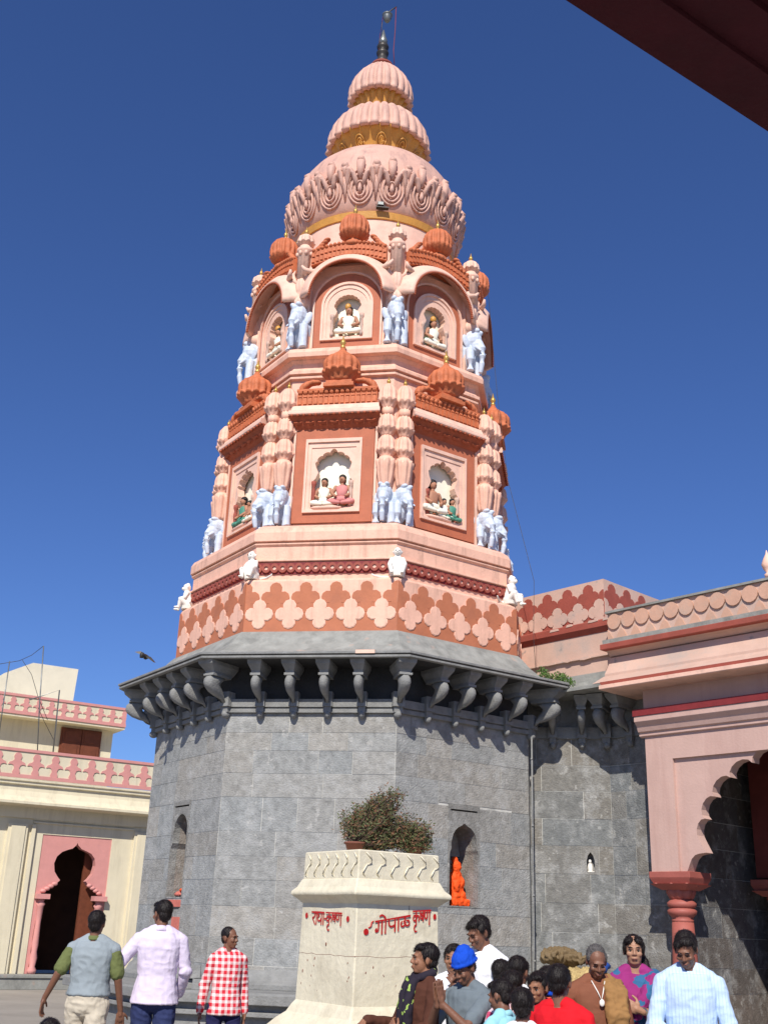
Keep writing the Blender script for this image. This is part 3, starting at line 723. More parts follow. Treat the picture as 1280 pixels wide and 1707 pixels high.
def hood():
    T = TF(0, A2); a = MB()
    # curved hood: section swept along a bow; ends flick outwards
    def bow(s, hw=.76, zs=12.22, h=.80):
        # s in -1..1
        ph = s*pi/2*.97
        return V((hw*sin(ph), 0, zs+h*cos(ph)**.95))
    N = 28; sec = [(.0, -.0), (.20, -.10), (.30, -.20), (.325, -.19), (.335, -.165), (.31, -.13), (.22, -.02), (.10, .05), (0, .07)]
    rings = []
    for i in range(N+1):
        s = -1+2*i/N; p = bow(s); d = (bow(min(1, s+.02))-bow(max(-1, s-.02))).normalized(); nrm = V((-d.z, 0, d.x))
        if nrm.dot(V((sin(s*1.5), 0, cos(s*1.5)))) < 0: nrm = -nrm
        rings.append([p+nrm*(v+.1)+V((0, -o, 0)) for (o, v) in sec])
    n = len(sec); vs = [q for r in rings for q in r]
    fs = [(i*n+j, i*n+j+1, (i+1)*n+j+1, (i+1)*n+j) for i in range(N) for j in range(n-1)]
    fs += [tuple(range(n)), tuple(reversed(range(N*n, N*n+n)))]
    a.add(vs, fs, 0, True, T)
    # flick leaves
    for q in (-1, 1):
        a.tube([(q*.52, -.12, 12.86), (q*.66, -.2, 12.78), (q*.78, -.26, 12.80), (q*.84, -.28, 12.88)], [.05, .055, .045, .02], 8, 0, T)
    bm = bmesh.new()
    h = a.build('hood', 'pinklt', tower)
    bm.from_mesh(h.data); bmesh.ops.recalc_face_normals(bm, faces=bm.faces); bm.to_mesh(h.data); bm.free()
    # rope edge
    a = MB()
    for i in range(64):
        s = -1+2*i/63; p = bow(s); d = (bow(min(1, s+.02))-bow(max(-1, s-.02))).normalized(); nrm = V((-d.z, 0, d.x))
        if nrm.dot(V((sin(s*1.5), 0, cos(s*1.5)))) < 0: nrm = -nrm
        c = p+nrm*(-.1)+V((0, -.315, 0)); a.ell(c, (.026, .026, .022), T, n=6, m=5)
    a.build('rope_edge', 'redbrown_c', h)
    # crest following the curve
    a = MB(); N = 18; H = .70
    def top(x, b=0): return 12.97+b+.14*(1-(x/H)**2)
    poly = [(-H+2*H*i/N, top(-H+2*H*i/N, -.02)) for i in range(N+1)]+[(H-2*H*i/N, top(H-2*H*i/N, .27)) for i in range(N+1)]
    a.plate(poly, [], -.16, .05, 0, T)
    for i in range(N):
        x = -H+(i+.5)*2*H/N
        for z_, s_ in ((top(x, .02), .09), (top(x, .14), .07)): a.box(x-.028, x+.028, -.185, -.15, z_, z_+s_, 0, T, tp=.008)
        a.ell((x, -.15, top(x, .285)), (.04, .05, .04), T, n=8, m=6)
    for q in (-1, 1):
        for j in range(5): a.ell((q*(.62-.045*j), -.11, 13.27+.06*j), (.06-.005*j, .07, .12-.012*j), T, rot=Euler((0, -q*(.4+.2*j), 0)), n=10, m=6)
    c = a.build('crest', 'orangeb', h)
    a = MB(); D = T @ Matrix.Translation((.05, -.02, 0)) @ Matrix.Diagonal((.88, .88, 1, 1))
    a.ring([(.20, 13.36), (.20, 13.44), (.15, 13.47), (.16, 13.52)], 16, 0, 0, True, D)
    a.flute([(.16, 13.5, .5, 0), (.24, 13.55, 1, 0), (.31, 13.62, 1, -.03), (.33, 13.66, 1, -.035), (.31, 13.69, 1, 0), (.33, 13.78, 1, 0), (.31, 13.88, 1, 0), (.25, 13.97, 1, 0), (.15, 14.04, 1, 0), (.05, 14.08, 0, 0)], 16, .14, 5, 0, D)
    a.build('domelet', 'orangeb', c)
    a = MB(); finial_mb(a, D, 14.06, .26, .035); a.build('finial', 'goldr', c)
    return h
face_copies(hood(), ALLK)
# corner posts of tier two
def post():
    a = MB()
    a.flute([(.09, 12.12, 0, 0), (.15, 12.17, 1, 0), (.16, 12.25, 1, 0), (.12, 12.33, 1, 0), (.09, 12.38, 0, 0), (.13, 12.45, 1, 0), (.15, 12.58, 1, 0), (.13, 12.70, 1, 0), (.10, 12.76, 0, 0)], 9, .12, 5)
    a.box(-.17, .17, .02, .3, 11.25, 13.35)
    for q in (-1, 1):
        a.tube([(q*.05, -.05, 12.62), (q*.16, -.06, 12.72), (q*.20, -.05, 12.88), (q*.17, -.03, 12.98)], [.03, .05, .04, .012], 8)
    a.flute([(.135, 12.72, .6, 0), (.135, 13.3, .6, 0), (.155, 13.32, 0, 0), (.155, 13.38, 0, 0), (.11, 13.40, 0, 0), (.11, 13.45, 0, 0)], 8, .18, 5)
    for i in range(8):
        t = 2*pi*i/8; a.ell((.14*sin(t), -.14*cos(t), 13.26), (.035, .035, .05), n=6, m=5)
    petal_ball(a, None, .165, 13.42, 13.70, 10)
    c = a.build('corner_post', 'pinklt', tower)
    f = MB(); finial_mb(f, None, 13.69, .22, .03); f.build('finial', 'goldr', c)
    return c
pc = post(); first = True
for k in range(8):
    a = k*pi/4+pi/8; n = V((sin(a), -cos(a), 0)); tt = V((cos(a), sin(a), 0)); o_ = n*(R2+.02)
    Tm = Matrix(((tt.x, -n.x, 0, o_.x), (tt.y, -n.y, 0, o_.y), (0, 0, 1, 0), (0, 0, 0, 1)))
    c = pc if first else dup(pc, tower); first = False; c.matrix_local = Tm
    e = obj('elephant_figure', E2, tower); e.matrix_local = Tm @ Matrix.Translation((0, 0, 11.25))
# ---- drum and domes
mb = MB(); mb.ring([(1.60, 13.2), (1.60, 14.38)], 64, 0, 0, True, None, False); mb.build('drum', 'pinklt', tower)
mb = MB(); mb.ring([(1.58, 14.34), (1.63, 14.36), (1.66, 14.50), (1.58, 14.52)], 64, 0, 0, False, None, False); mb.build('gold_ring', 'gold', tower)
DP = [(1.56, 14.50), (1.63, 14.56), (1.70, 14.75), (1.74, 15.0), (1.75, 15.25), (1.73, 15.5), (1.68, 15.75), (1.59, 15.98), (1.45, 16.2), (1.28, 16.38), (1.08, 16.52), (.9, 16.60), (.7, 16.65)]
mb = MB(); mb.ring(DP, 96, 0, 0, True, None, False)
dome = mb.build('great_dome', 'dome', tower)
def dR(z):
    P = DP
    for (r0, z0), (r1, z1) in zip(P, P[1:]):
        if z0 <= z <= z1: return r0+(r1-r0)*(z-z0)/(z1-z0)
    return P[-1][0]
def leafmesh(kind):
    """acanthus leaf lying on the dome, tip curling outwards; x = arc, z = height"""
    a = MB()
    def P(x, z, o): 
        z -= .57; r = dR(z)+o*.8; return V((r*sin(x/1.75), -r*cos(x/1.75), z))
    if kind == 0:       # large: nested ovals
        for (hw, zb, zt, o, rr) in ((.235, 15.22, 15.98, .02, .024), (.165, 15.28, 15.86, .03, .022), (.09, 15.36, 15.68, .045, .022)):
            pts = []
            for i in range(25):
                t = -pi/2*1.0+ (i/24)*2*pi
                x = hw*cos(t)*(1-.12*sin(t)); z = (zb+zt)/2+(zt-zb)/2*sin(t)
                pts.append(P(x, z, o))
            a.tube(pts, rr, 7)
        pts = [P(0, 15.62, .06), P(0, 15.5, .06), P(0, 15.42, .05)]
        a.tube(pts, [.02, .05, .02], 8)
        for q in (-1, 1):
            a.tube([P(q*.06, 15.55, .02), P(q*.09, 15.72, .07), P(q*.13, 15.84, .12), P(q*.17, 15.86, .16)], [.04, .05, .045, .015], 8)
            a.tube([P(q*.10, 15.7, .03), P(q*.17, 15.9, .07), P(q*.23, 15.98, .10), P(q*.25, 15.93, .15)], [.04, .055, .05, .02], 8)
    # upstanding lobe, curling
    zt = 16.22 if kind == 0 else 16.10
    a.tube([P(0, 15.75, .0), P(0, 15.95, .05), P(0, zt-.08, .07), P(0, zt-.02, .12), P(0, zt-.06, .17)], [.05, .075, .09, .075, .03], 10)
    if kind: 
        a.tube([P(0, 15.3, .0), P(0, 15.6, .04), P(0, 15.8, .02)], [.02, .05, .05], 8)
        for q in (-1, 1): a.tube([P(q*.03, 15.5, .0), P(q*.06, 15.75, .05), P(q*.09, 15.92, .12), P(q*.10, 15.93, .18)], [.03, .05, .05, .02], 8)
    return a.mesh('acanthus_leaf', [M['dome']])
L0 = leafmesh(0); L1 = leafmesh(1); NL = 18
for i in range(NL):
    obj('acanthus_leaf', L0, dome, rz=2*pi*i/NL+.02)
    obj('acanthus_leaf', L1, dome, rz=2*pi*(i+.5)/NL+.02)
# second lotus
mb = MB(); mb.flute([(.74, 16.55, 0, 0), (.76, 16.62, .5, 0), (.80, 16.74, 1, 0), (.88, 16.92, 1, 0), (1.0, 17.08, 1, 0), (1.05, 17.14, 1, 0)], 24, .06, 6)
lo = mb.build('gilt_cup', 'gold', tower)
a = MB()
for rr, hz in ((.075, .10), (.04, .055)):
    pts = [V((.90*sin(1.25*rr*cos(t*pi/8)/.9), -(.865+.09*sin(t*pi/8)*hz/.1)*cos(1.25*rr*cos(t*pi/8)/.9), 16.84+1.25*hz*sin(t*pi/8))) for t in range(17)]
    a.tube(pts, .014, 6)
SP = a.mesh('spiral_boss', [M['gold']])
for i in range(12): obj('spiral_boss', SP, lo, rz=2*pi*(i+.5)/12)
mb = MB(); mb.flute([(.97, 17.13, 1, 0), (1.09, 17.07, 1, .07), (1.14, 17.11, 1, .065), (1.10, 17.20, 1, .04), (1.11, 17.33, 1, 0), (1.07, 17.52, 1, 0), (.97, 17.72, 1, 0), (.82, 17.89, 1, 0), (.63, 18.01, 1, 0), (.40, 18.08, 0, 0)], 30, .085, 6, sharp=.6)
mb.build('lotus_dome', 'dome', tower)
mb = MB(); mb.flute([(.42, 18.02, 0, 0), (.43, 18.10, .6, 0), (.46, 18.22, 1, 0), (.53, 18.36, 1, 0), (.63, 18.50, 1, 0)], 22, .12, 6); mb.build('gilt_cup', 'gold', tower)
mb = MB(); mb.flute([(.58, 18.46, 1, 0), (.68, 18.42, 1, .065), (.725, 18.47, 1, .055), (.70, 18.54, 1, .02), (.725, 18.66, 1, 0), (.705, 18.82, 1, 0), (.64, 19.0, 1, 0), (.54, 19.17, 1, 0), (.41, 19.33, 1, 0), (.28, 19.46, 1, 0), (.16, 19.54, 0, 0)], 24, .10, 6, sharp=.6)
mb.build('lotus_dome', 'dome', tower)
a = MB(); a.ring([(.24, 19.52), (.25, 19.57), (.2, 19.62), (.15, 19.66)], 20, 0, 0, True); a.build('finial_collar', 'redbrown', tower)
a = MB(); a.ring([(.17, 19.64), (.15, 19.70), (.11, 19.80), (.10, 19.86), (.13, 19.90), (.14, 19.95), (.10, 20.0), (.08, 20.03), (.125, 20.07), (.135, 20.12), (.12, 20.17), (.07, 20.2)], 20, 0, 0, True); fk = a.build('finial', 'dark', tower)
a = MB(); a.ring([(.06, 20.18), (.10, 20.24), (.10, 20.30), (.06, 20.42), (.012, 20.62)], 16, 0, 0, True); a.build('spire_cone', 'grey_metal', fk)
# bell hung over the finial on a bent rod, red cords
bell = thing('loudspeaker', (-.33, 18.95, 20.80), 0, 'small grey bell-shaped loudspeaker on a rod at the very top of the tower', 'loudspeaker')
a = MB(); a.ring([(.012, 0), (.05, .02), (.085, .08), (.10, .15), (.105, .19), (.12, .20), (.12, .215), (.06, .23), (.03, .25)], 18, 0, 0, True); a.build('horn', 'grey_metal', bell)
a = MB(); a.tube([(-.02, 0, .24), (.02, 0, .30), (.10, 0, .38), (.20, 0, .47)], .014, 6); a.tube([(-.02, 0, .24), (-.10, .0, .15), (-.11, 0, -.05), (-.12, 0, -.6)], .007, 6); a.build('rod', 'dark', bell)
a = MB(); a.tube([(.19, 0, .45), (.19, 0, -.2), (.17, 0, -.8), (.2, 0, -1.2)], .009, 6); a.tube([(-.1, 0, .16), (-.15, 0, -.4), (-.16, 0, -1.1)], .006, 6); a.build('red_cord', 'maroon', bell)
# flood lamp on the gold ring
fl = thing('floodlight', (-.40+.12, 19-1.72, 14.53), .1, 'small black floodlight fixed to the gold ring under the great dome', 'floodlight'); fl.scale = (.72, .72, .72)
a = MB(); a.box(-.09, .09, -.08, .06, .02, .15, tp=.015); bevel(a.build('lamp_housing', 'dark', fl), .01)
a = MB(); a.box(-.11, .22, -.06, .06, -.02, .01); a.tube([(-.1, -.01, 0), (-.11, -.01, .1)], .012, 6); a.tube([(.1, -.01, 0), (.11, -.01, .1)], .012, 6); a.build('mounting_bracket', 'dark', fl)
a = MB(); a.box(-.07, .07, -.095, -.082, .04, .13); a.build('lamp_glass', 'grey_metal', fl)
# ---------------------------------------------------------------- monkeys on the parapet ledge
def monkey_mb():
    m = MB()
    m.loft([((0, .02, 0), .13, .12), ((0, .02, .08), .15, .13), ((0, .02, .2), .115, .10), ((0, .0, .30), .10, .085), ((0, -.01, .36), .06, .055)], 16)
    m.ell((0, -.02, .43), (.075, .08, .085)); m.ell((0, -.085, .41), (.04, .04, .035)); m.ell((0, .0, .50), (.03, .035, .03))
    for q in (-1, 1):
        m.cap((q*.08, 0, .09), (q*.13, -.13, .17), .065, .045); m.cap((q*.13, -.13, .17), (q*.09, -.15, .02), .042, .03); m.ell((q*.09, -.19, .02), (.03, .06, .022))
        m.cap((q*.10, 0, .31), (q*.145, -.05, .21), .04, .032); m.cap((q*.145, -.05, .21), (q*.11, -.15, .19), .03, .024)
        m.ell((q*.075, .0, .44), (.018, .02, .026))
    m.tube([(.0, .12, .06), (-.12, .14, .03), (-.3, .10, .02), (-.42, .06, .035), (-.46, .05, .06)], [.03, .026, .024, .02, .012], 8)
    return m
mk = sculpt(monkey_mb(), 'monkey_statue', 'white', None, .009, 1)
eyes = MB()
for q in (-1, 1): eyes.ell((q*.03, -.096, .445), (.011, .008, .011), n=8, m=6)
eyes.ell((0, -.126, .415), (.012, .006, .008), n=8, m=6); obj('face_paint', eyes.mesh('face_paint', [M['dark']]), mk)
MK = [(0, 'white monkey statue at the right end of the front face, tail trailing left', 1.14, 0),
      (-1, 'white monkey statue at the left end of the tower front face', 1.12, 1),
      (-2, 'white monkey statue at the far left edge of the tower ledge', 1.15, 1),
      (1, 'white monkey statue at the far right edge of the tower ledge', 1.22, 0)]
MWT = Matrix.Translation((-.4011, 19, 0)) @ Matrix.Rotation(PHI, 4, 'Z')
for i, (k, lab, s, mir) in enumerate(MK):
    a = k*pi/4+pi/8; r = 3.06
    c = mk if i == 0 else dup(mk)
    p = MWT @ V((r*sin(a), -r*cos(a), 6.76)); c.location = p; c.rotation_euler = (0, 0, PHI+a+(-.25 if k == 0 else 0)); s *= .76; c.scale = (s*(-1 if mir else 1), s, s*1.06)
    tag(c, lab, 'statue', 'monkey statues round the tower ledge')
# cable and pipe on the tower
pipe = MB(); pipe.tube([(2.43, 17.06, 4.55), (2.425, 17.06, 3.2), (2.42, 17.06, 1.6), (2.42, 17.06, .9)], .013, 10)
for z in (4.2, 3.2, 2.2, 1.3): pipe.tube([(2.425, 17.06, z), (2.425, 17.06, z+.03)], .018, 10)
tag(pipe.build('drain_pipe', 'stonep'), 'thin grey pipe running down the right corner of the stone tower wall', 'pipe')
cab = MB(); cab.tube([(1.85, 18.1, 13.4), (2.02, 18.0, 11.0), (2.18, 17.8, 9.2), (2.42, 17.5, 7.9), (2.55, 17.35, 7.2), (2.52, 17.3, 6.2), (2.55, 17.25, 5.45)], .0042, 6)
tag(cab.build('black_cable', 'dark'), 'thin black cable hanging down the right side of the painted tower tiers', 'cable')
bird = MB(); bird.ell((0, 0, 0), (.10, .05, .035)); bird.ell((.11, 0, .012), (.04, .03, .025), n=8, m=6)
bird.add([(-.05, .02, .0), (.05, .02, .02), (.02, .30, .04), (-.04, .30, .035), (-.08, -.3, -.06), (.03, -.3, -.05), (.05, -.02, .02), (-.05, -.02, 0), (-.02, 0, .03), (-.02, .15, .06), (-.02, -.15, .01)], [(0, 1, 9), (1, 2, 9), (2, 3, 9), (3, 0, 9), (4, 5, 10), (5, 6, 10), (6, 7, 10), (7, 4, 10)])
bird.tube([(-.08, 0, 0), (-.22, 0, -.01)], [.03, .045], 6)
b = bird.build('bird', 'dark', None, (-3.62, 16.6, 5.50), .9); b.rotation_euler = (RD(10), 0, RD(80)); b.scale = (.75, .62, 1.2)
tag(b, 'black bird with spread wings gliding beside the left tip of the tower slab', 'bird')
def leafclump(mb, c, r, n, size, rnd, mi=0, flat=1.):
    for _ in range(n):
        while True:
            q = V((rnd.uniform(-1, 1), rnd.uniform(-1, 1), rnd.uniform(-1, 1)))
            if q.length < 1: break
        p = V(c)+V((q.x*r[0], q.y*r[1], q.z*r[2])); s = size*rnd.uniform(.6, 1.3)
        R = Euler((rnd.uniform(0, 6), rnd.uniform(0, 6), rnd.uniform(0, 6))).to_matrix()
        vs = [p+R @ V(v) for v in ((0, -s, 0), (s*.38, 0, s*.12), (0, s, 0), (-s*.38, 0, s*.12))]
        mb.add(vs, [(0, 1, 2, 3)], mi)
rn = random.Random(5)
wd = thing('leafy_weed', (2.78, 17.05, 5.40), 0, 'bright green weed sprouting between the tower slab and the hall roof', 'weed', None)
a = MB(); st = MB()
for i in range(11):
    e = V((rn.uniform(-.28, .28), rn.uniform(-.2, .1), rn.uniform(.03, .30)*(1-.3))); e.z = max(.03, e.z-max(0, e.x)*.5)
    st.tube([(rn.uniform(-.1, .1), 0, 0), e*.5+V((0, 0, .04)), e], [.006, .005, .003], 5); leafclump(a, e, (.09, .09, .07), 34, .032, rn)
    leafclump(a, e*.5, (.09, .09, .06), 14, .03, rn)
a.build('foliage', 'weed', wd); st.build('stem', 'twig', wd)
wd2 = thing('leafy_weed', (-2.83, 17.1, 5.25), 0, 'tiny green weed growing from the left part of the tower slab edge', 'weed', None)
a = MB(); leafclump(a, (0, 0, 0), (.07, .05, .12), 60, .025, rn); a.build('foliage', 'weed', wd2)
# ================================================================ SIDE FRAME (s along the facade, depth behind eave line, z)
EV = V((.674, -.7386, 0)).normalized(); NV = V((-.7386, -.674, 0)).normalized()
HO = V((2.97, 16.82, 0))
HM = Matrix(((EV.x, -NV.x, 0, HO.x), (EV.y, -NV.y, 0, HO.y), (0, 0, 1, 0), (0, 0, 0, 1)))   # x = s, y = depth behind eave
HRZ = atan2(EV.y, EV.x)
hall = thing('stone_hall', HO, HRZ, 'grey stone hall right of the tower with a red quatrefoil parapet', 'hall')
INV = HM.inverted()
# chamfer wall (parallel to the tower front face) then side wall
q0 = V((3.71, 17.42, 0)); td = V((cos(PHI), sin(PHI), 0))
pa = INV @ (q0-td*2.3); pb = INV @ q0
mb = MB()
T1 = edge_frame(pa, pb); L1_ = (pb-pa).length
pt = INV @ V((3.402, 17.912, 0)); tn = (V((pt.x, pt.y, 0))-V((pa.x, pa.y, 0))).length
nh = (tn-.14, tn+.13, 2.56, 2.98)
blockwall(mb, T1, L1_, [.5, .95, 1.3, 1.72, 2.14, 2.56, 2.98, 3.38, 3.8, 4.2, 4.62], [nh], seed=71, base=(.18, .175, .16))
arch = [(tn-.06, 2.6), (tn-.06, 2.77), (tn-.04, 2.84), (tn, 2.89), (tn+.04, 2.84), (tn+.06, 2.77), (tn+.06, 2.6)]
mb.plate(rect(*nh), [arch], -.008, .12, 0, T1, c=(.21, .2, .18)); mb.box(nh[0], nh[1], .12, .2, nh[2], nh[3], 0, T1, (.2, .18, .16))
pe = (1.22, pb.y)
T2 = edge_frame(pb, pe)
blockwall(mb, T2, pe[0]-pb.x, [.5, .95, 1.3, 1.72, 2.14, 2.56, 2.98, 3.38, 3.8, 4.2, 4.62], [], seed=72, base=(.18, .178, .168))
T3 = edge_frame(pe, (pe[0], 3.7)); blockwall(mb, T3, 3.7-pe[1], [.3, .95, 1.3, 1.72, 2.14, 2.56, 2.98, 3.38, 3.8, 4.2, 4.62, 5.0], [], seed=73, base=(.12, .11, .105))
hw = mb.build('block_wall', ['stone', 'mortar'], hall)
nst = MB(); nst.v = []; nst.ell((tn-.01, .06, 2.66), (.042, .035, .08), T1); nst.ell((tn-.01, .05, 2.755), (.024, .024, .03), T1); nst.box(tn-.05, tn+.05, .0, .1, 2.58, 2.61, 0, T1); nst.build('niche_idol', 'white', hall)
mb = MB()
for T_, L_ in ((T1, L1_), (T2, pe[0]-pb.x)):
    mb = MB()
    mb.box(-.0, L_+.02, -.05, .3, 4.62, 4.80, 0, T_); mb.box(-.02, L_, .02, .3, 4.80, 5.26, 0, T_)
    mb.build('string_course', 'stonep', hall); mb = MB()
    mb.box(-.0, L_+.03, -.18, .3, .86, .93, 0, T_); mb.box(0, L_+.1, -.35, .2, .45, .62, 0, T_); mb.box(0, L_+.1, -.7, .2, 0, .45, 0, T_)
    mb.build('plinth', 'stonep', hall)
for T_, xs in ((T1, (L1_-1.62, L1_-.88, L1_-.42)), (T2, (.45,))):
    for x in xs:
        o = obj('bracket', BR, hall); o.matrix_local = T_ @ Matrix.Translation((x, .02, -.06))
o = obj('bracket', BR, hall)
n = (V((sin(PHI), -cos(PHI), 0))); nl = (INV.to_3x3() @ n).normalized(); n2 = (nl+V((0, -1, 0))).normalized(); t2 = V((-n2.y, n2.x, 0))
o.matrix_local = Matrix(((t2.x*1.2, -n2.x*1.2, 0, pb.x), (t2.y*1.2, -n2.y*1.2, 0, pb.y), (0, 0, 1, -.06), (0, 0, 0, 1)))
mb = MB(); mb.box(-2.2, .62, .0, 5, 5.24, 5.275); mb.box(-2.2, .6, .03, 5, 5.275, 5.30); mb.build('eave_slab', 'grime', hall)
# roof steps, wall, cornice, parapet of the hall. corner at s=.04, depth 1.0
def sweep(mb, sec, x0, x1, mi=0, T=None, sm=False, bev=0):
    n = len(sec); vs = [(x0, y, z) for y, z in sec]+[(x1, y, z) for y, z in sec]
    mb.add(vs, [(i, n+i, n+i+1, i+1) for i in range(n-1)], mi, sm, T)
    mb.add([(x0, y, z) for y, z in sec], [tuple(reversed(range(n)))], mi, False, T); mb.add([(x1, y, z) for y, z in sec], [tuple(range(n))], mi, False, T)
mb = MB(); sweep(mb, [(4.5, 5.30), (.35, 5.301), (.42, 5.46), (.52, 5.47), (.55, 5.62), (.75, 5.64), (4.5, 5.64)], -2.3, .42); mb.build('cement_step', 'grime', hall)
mb = MB(); mb.box(-2.6, .42, .80, 3.8, 5.64, 6.55); mb.box(-2.6, .40, .74, .82, 5.93, 5.955); mb.build('upper_wall', 'peach', hall)
mb = MB(); sweep(mb, [(.95, 6.32), (.80, 6.34), (.72, 6.42), (.72, 6.52), (.80, 6.56), (1.0, 6.58)], -2.6, .44); mb.build('oxide_cornice', 'redbrown', hall)
mb = MB()
rn = random.Random(3)
for (x, z, y, w_) in ((-.9, 6.50, .712, .2), (-.55, 6.53, .712, .13), (-.1, 6.53, .712, .2), (.2, 6.52, .712, .1), (-1.0, 5.94, .73, .2), (-.6, 5.945, .73, .12), (-.3, 5.94, .73, .22)):
    mb = MB(); mb.plate([(x, z-.02), (x+w_*.4, z-.03*rn.uniform(.5, 1)), (x+w_, z-.015), (x+w_*.9, z+.02), (x+w_*.5, z+.03*rn.uniform(.5, 1)), (x+w_*.1, z+.018)], [], y, y+.03); mb.build('flaked_plaster', 'peach', hall)
mb = MB(); mb.box(-2.7, .04, 1.0, 1.16, 6.56, 7.32); mb.box(-.12, .04, 1.16, 4.6, 6.56, 7.318); pw = mb.build('parapet', 'peach', hall)
def parapet_foils(T, L, P, z0, zc, r, off, top, mats, y=0, n0=0, zoff=.5):
    a = MB(); N = int(L/P)+2
    lim = z0+.0
    a.plate([(0, z0), (L, z0), (L, zc-off*.9), (0, zc-off*.9)], [], y-.006, y, 0, T)
    for i in range(-1, N):
        s = clip(foilshape((i+.5)*P, zc, r, off), .002, L-.002)
        if len(s) > 2: a.plate(s, [], y-.010-.0006*(i % 5), y, 0, T)
    b = MB()
    for i in range(-1, N+1):
        s = clip(foilshape(i*P, zc-.265, r, off, sq=.95), .002, L-.002)
        if len(s) > 2: b.plate(s, [], y-.018-.0006*(i % 5), y, 0, T)
    return a, b
PPH = .44
a, b = parapet_foils(Matrix.Translation((-2.7, 1.0, 0)), 2.74, PPH, 6.57, 7.03, .108, .118, 0, None)
a.build('oxide_quatrefoils', 'redbrown', pw); b.build('peach_quatrefoils', 'peach', pw)
Ts = edge_frame((.04, 1.0), (.04, 4.6))
a, b = parapet_foils(Ts, 3.6, PPH, 6.57, 7.03, .108, .118, 0, None)
a.build('oxide_quatrefoils', 'redbrown', pw); b.build('peach_quatrefoils', 'peach', pw)
# ================================================================ PINK ARCADE
arc_ = thing('arcade_building', HO, HRZ, 'salmon pink arcade with a scalloped arch and coral columns at the right edge', 'arcade')
SL, SR = .77, 7.4
SH = (.30, -.45, -.02)
CXA = 3.05
ar = cusped(1.46, 2.98, 1.13, 11, 0, 2.6, CXA, 1.46, 6, .17)
ar = [(CXA-1.73, 2.595)]+[(CXA-1.73+.03+.17*(1-cos(u*pi/8))*1.05, 2.60+.23*sin(u*pi/8)) for u in range(1, 5)]+[(CXA-1.42, 2.84)]+[q for q in ar if q[1] > 2.981]+[(CXA+1.42, 2.84)]+[(CXA+1.73-.03-.17*(1-cos(u*pi/8))*1.05, 2.60+.23*sin(u*pi/8)) for u in range(4, 0, -1)]+[(CXA+1.73, 2.595)]
T = Matrix.Translation((0, .9, 0))
mb = MB()
right = [(SR, 2.595)]
out = [(SL, 2.595)]+ar+[(5.0+.78, 2.595)]+[(5.78, 4.2), (SR, 4.2), (SR, 4.55), (SL, 4.55)]
out2 = [(SL, 2.595)]+ar+[(5.79, 2.595), (5.79, 4.55), (SL, 4.55)]
groove = [(1.22, 2.75), (1.22, 4.16), (5.33, 4.16), (5.33, 2.75)]
mb.plate(out2, [], .05, .24, 0, T)
fr = [(SL, 2.595), (1.22, 2.595), (1.22, 4.16), (5.34, 4.16), (5.34, 2.595), (5.79, 2.595), (5.79, 4.55), (SL, 4.55)]
mb.plate(fr, [], .0, .0498, 0, T)
mb.box(SL, 5.79, 0, .5, 4.551, 5.24, 0, T)
wl = bevel(mb.build('arch_wall', 'arcade', arc_, SH), .005)
mb = MB()
sweep(mb, [(.92, 4.50), (.86, 4.52), (.86, 4.57), (.83, 4.58), (.80, 4.66), (.74, 4.72), (.74, 4.80), (.92, 4.80)], .70, 5.9); bevel(mb.build('string_moulding', 'arcade', arc_, SH), .004)
mb = MB(); mb.box(.685, 5.9, .725, .93, 4.801, 4.90); mb.build('maroon_band', 'maroon', arc_, SH)
mb = MB(); sweep(mb, [(4.0, 5.19), (.0, 5.19), (-.01, 5.2), (-.01, 5.255), (.03, 5.262)], .60, 7.5); mb.box(.6, 7.5, .03, 4.0, 5.24, 5.262); mb.build('eave_slab', 'pinklt', arc_)
mb = MB(); mb.box(.60, 7.5, .02, .3, 5.263, 5.31); mb.build('red_edge_band', 'redbrown', arc_)
mb = MB(); sweep(mb, [(.05, 5.311), (.34, 5.47), (.38, 5.48), (.38, 5.52), (.50, 5.70), (.52, 5.80), (.56, 5.82), (4, 5.82)], .44, 7.5); sweep(mb, [(.62, 5.82), (.55, 5.83), (.50, 5.88), (.44, 5.90), (.62, 5.90)], .43, 7.5); mb.build('roof_slope', 'peach', arc_)
mb = MB(); mb.box(.40, 7.5, .33, .9, 5.901, 5.99); bevel(mb.build('red_cornice_band', 'redbrown', arc_), .01)
mb = MB(); mb.box(.41, 7.5, .39, .9, 5.991, 6.07); mb.build('grey_capping', 'grime', arc_)
mb = MB(); mb.box(.44, 7.5, .52, .66, 6.071, 6.52); pp = mb.build('parapet', 'peach', arc_); mb = MB(); mb.box(.42, 7.5, .47, .70, 6.521, 6.555); mb.build('capping', 'grime', pp)
a = MB(); P = .2625; T = Matrix.Translation((.44, .52, 0))
for i in range(27):
    x = (i+.5)*P; c = [(x+.125*cos(t*pi/8), 6.375+.125*sin(t*pi/8)) for t in range(16)]
    a.plate(clip(c, 0, 7.06), [], -.03-.001*(i % 2), 0, 0, T)
    x = i*P
    c = clip([(x-.115, 6.07), (x+.115, 6.07), (x+.05, 6.20), (x, 6.255), (x-.05, 6.20)], .001, 7.06)
    if len(c) > 2: a.plate(c, [], -.025-.001*(i % 2), 0, 0, T)
a.build('roundels', 'peach_f', pp) if 'peach_f' in M else None
M['peach_f'] = mat('faded_orange_paint', (.54, .32, .225), .7, .15, 3, .15, 25, dirt=(.42, .36, .3), dirt_amt=.7, dscale=1.8)
a.build('roundels', 'peach_f', pp)
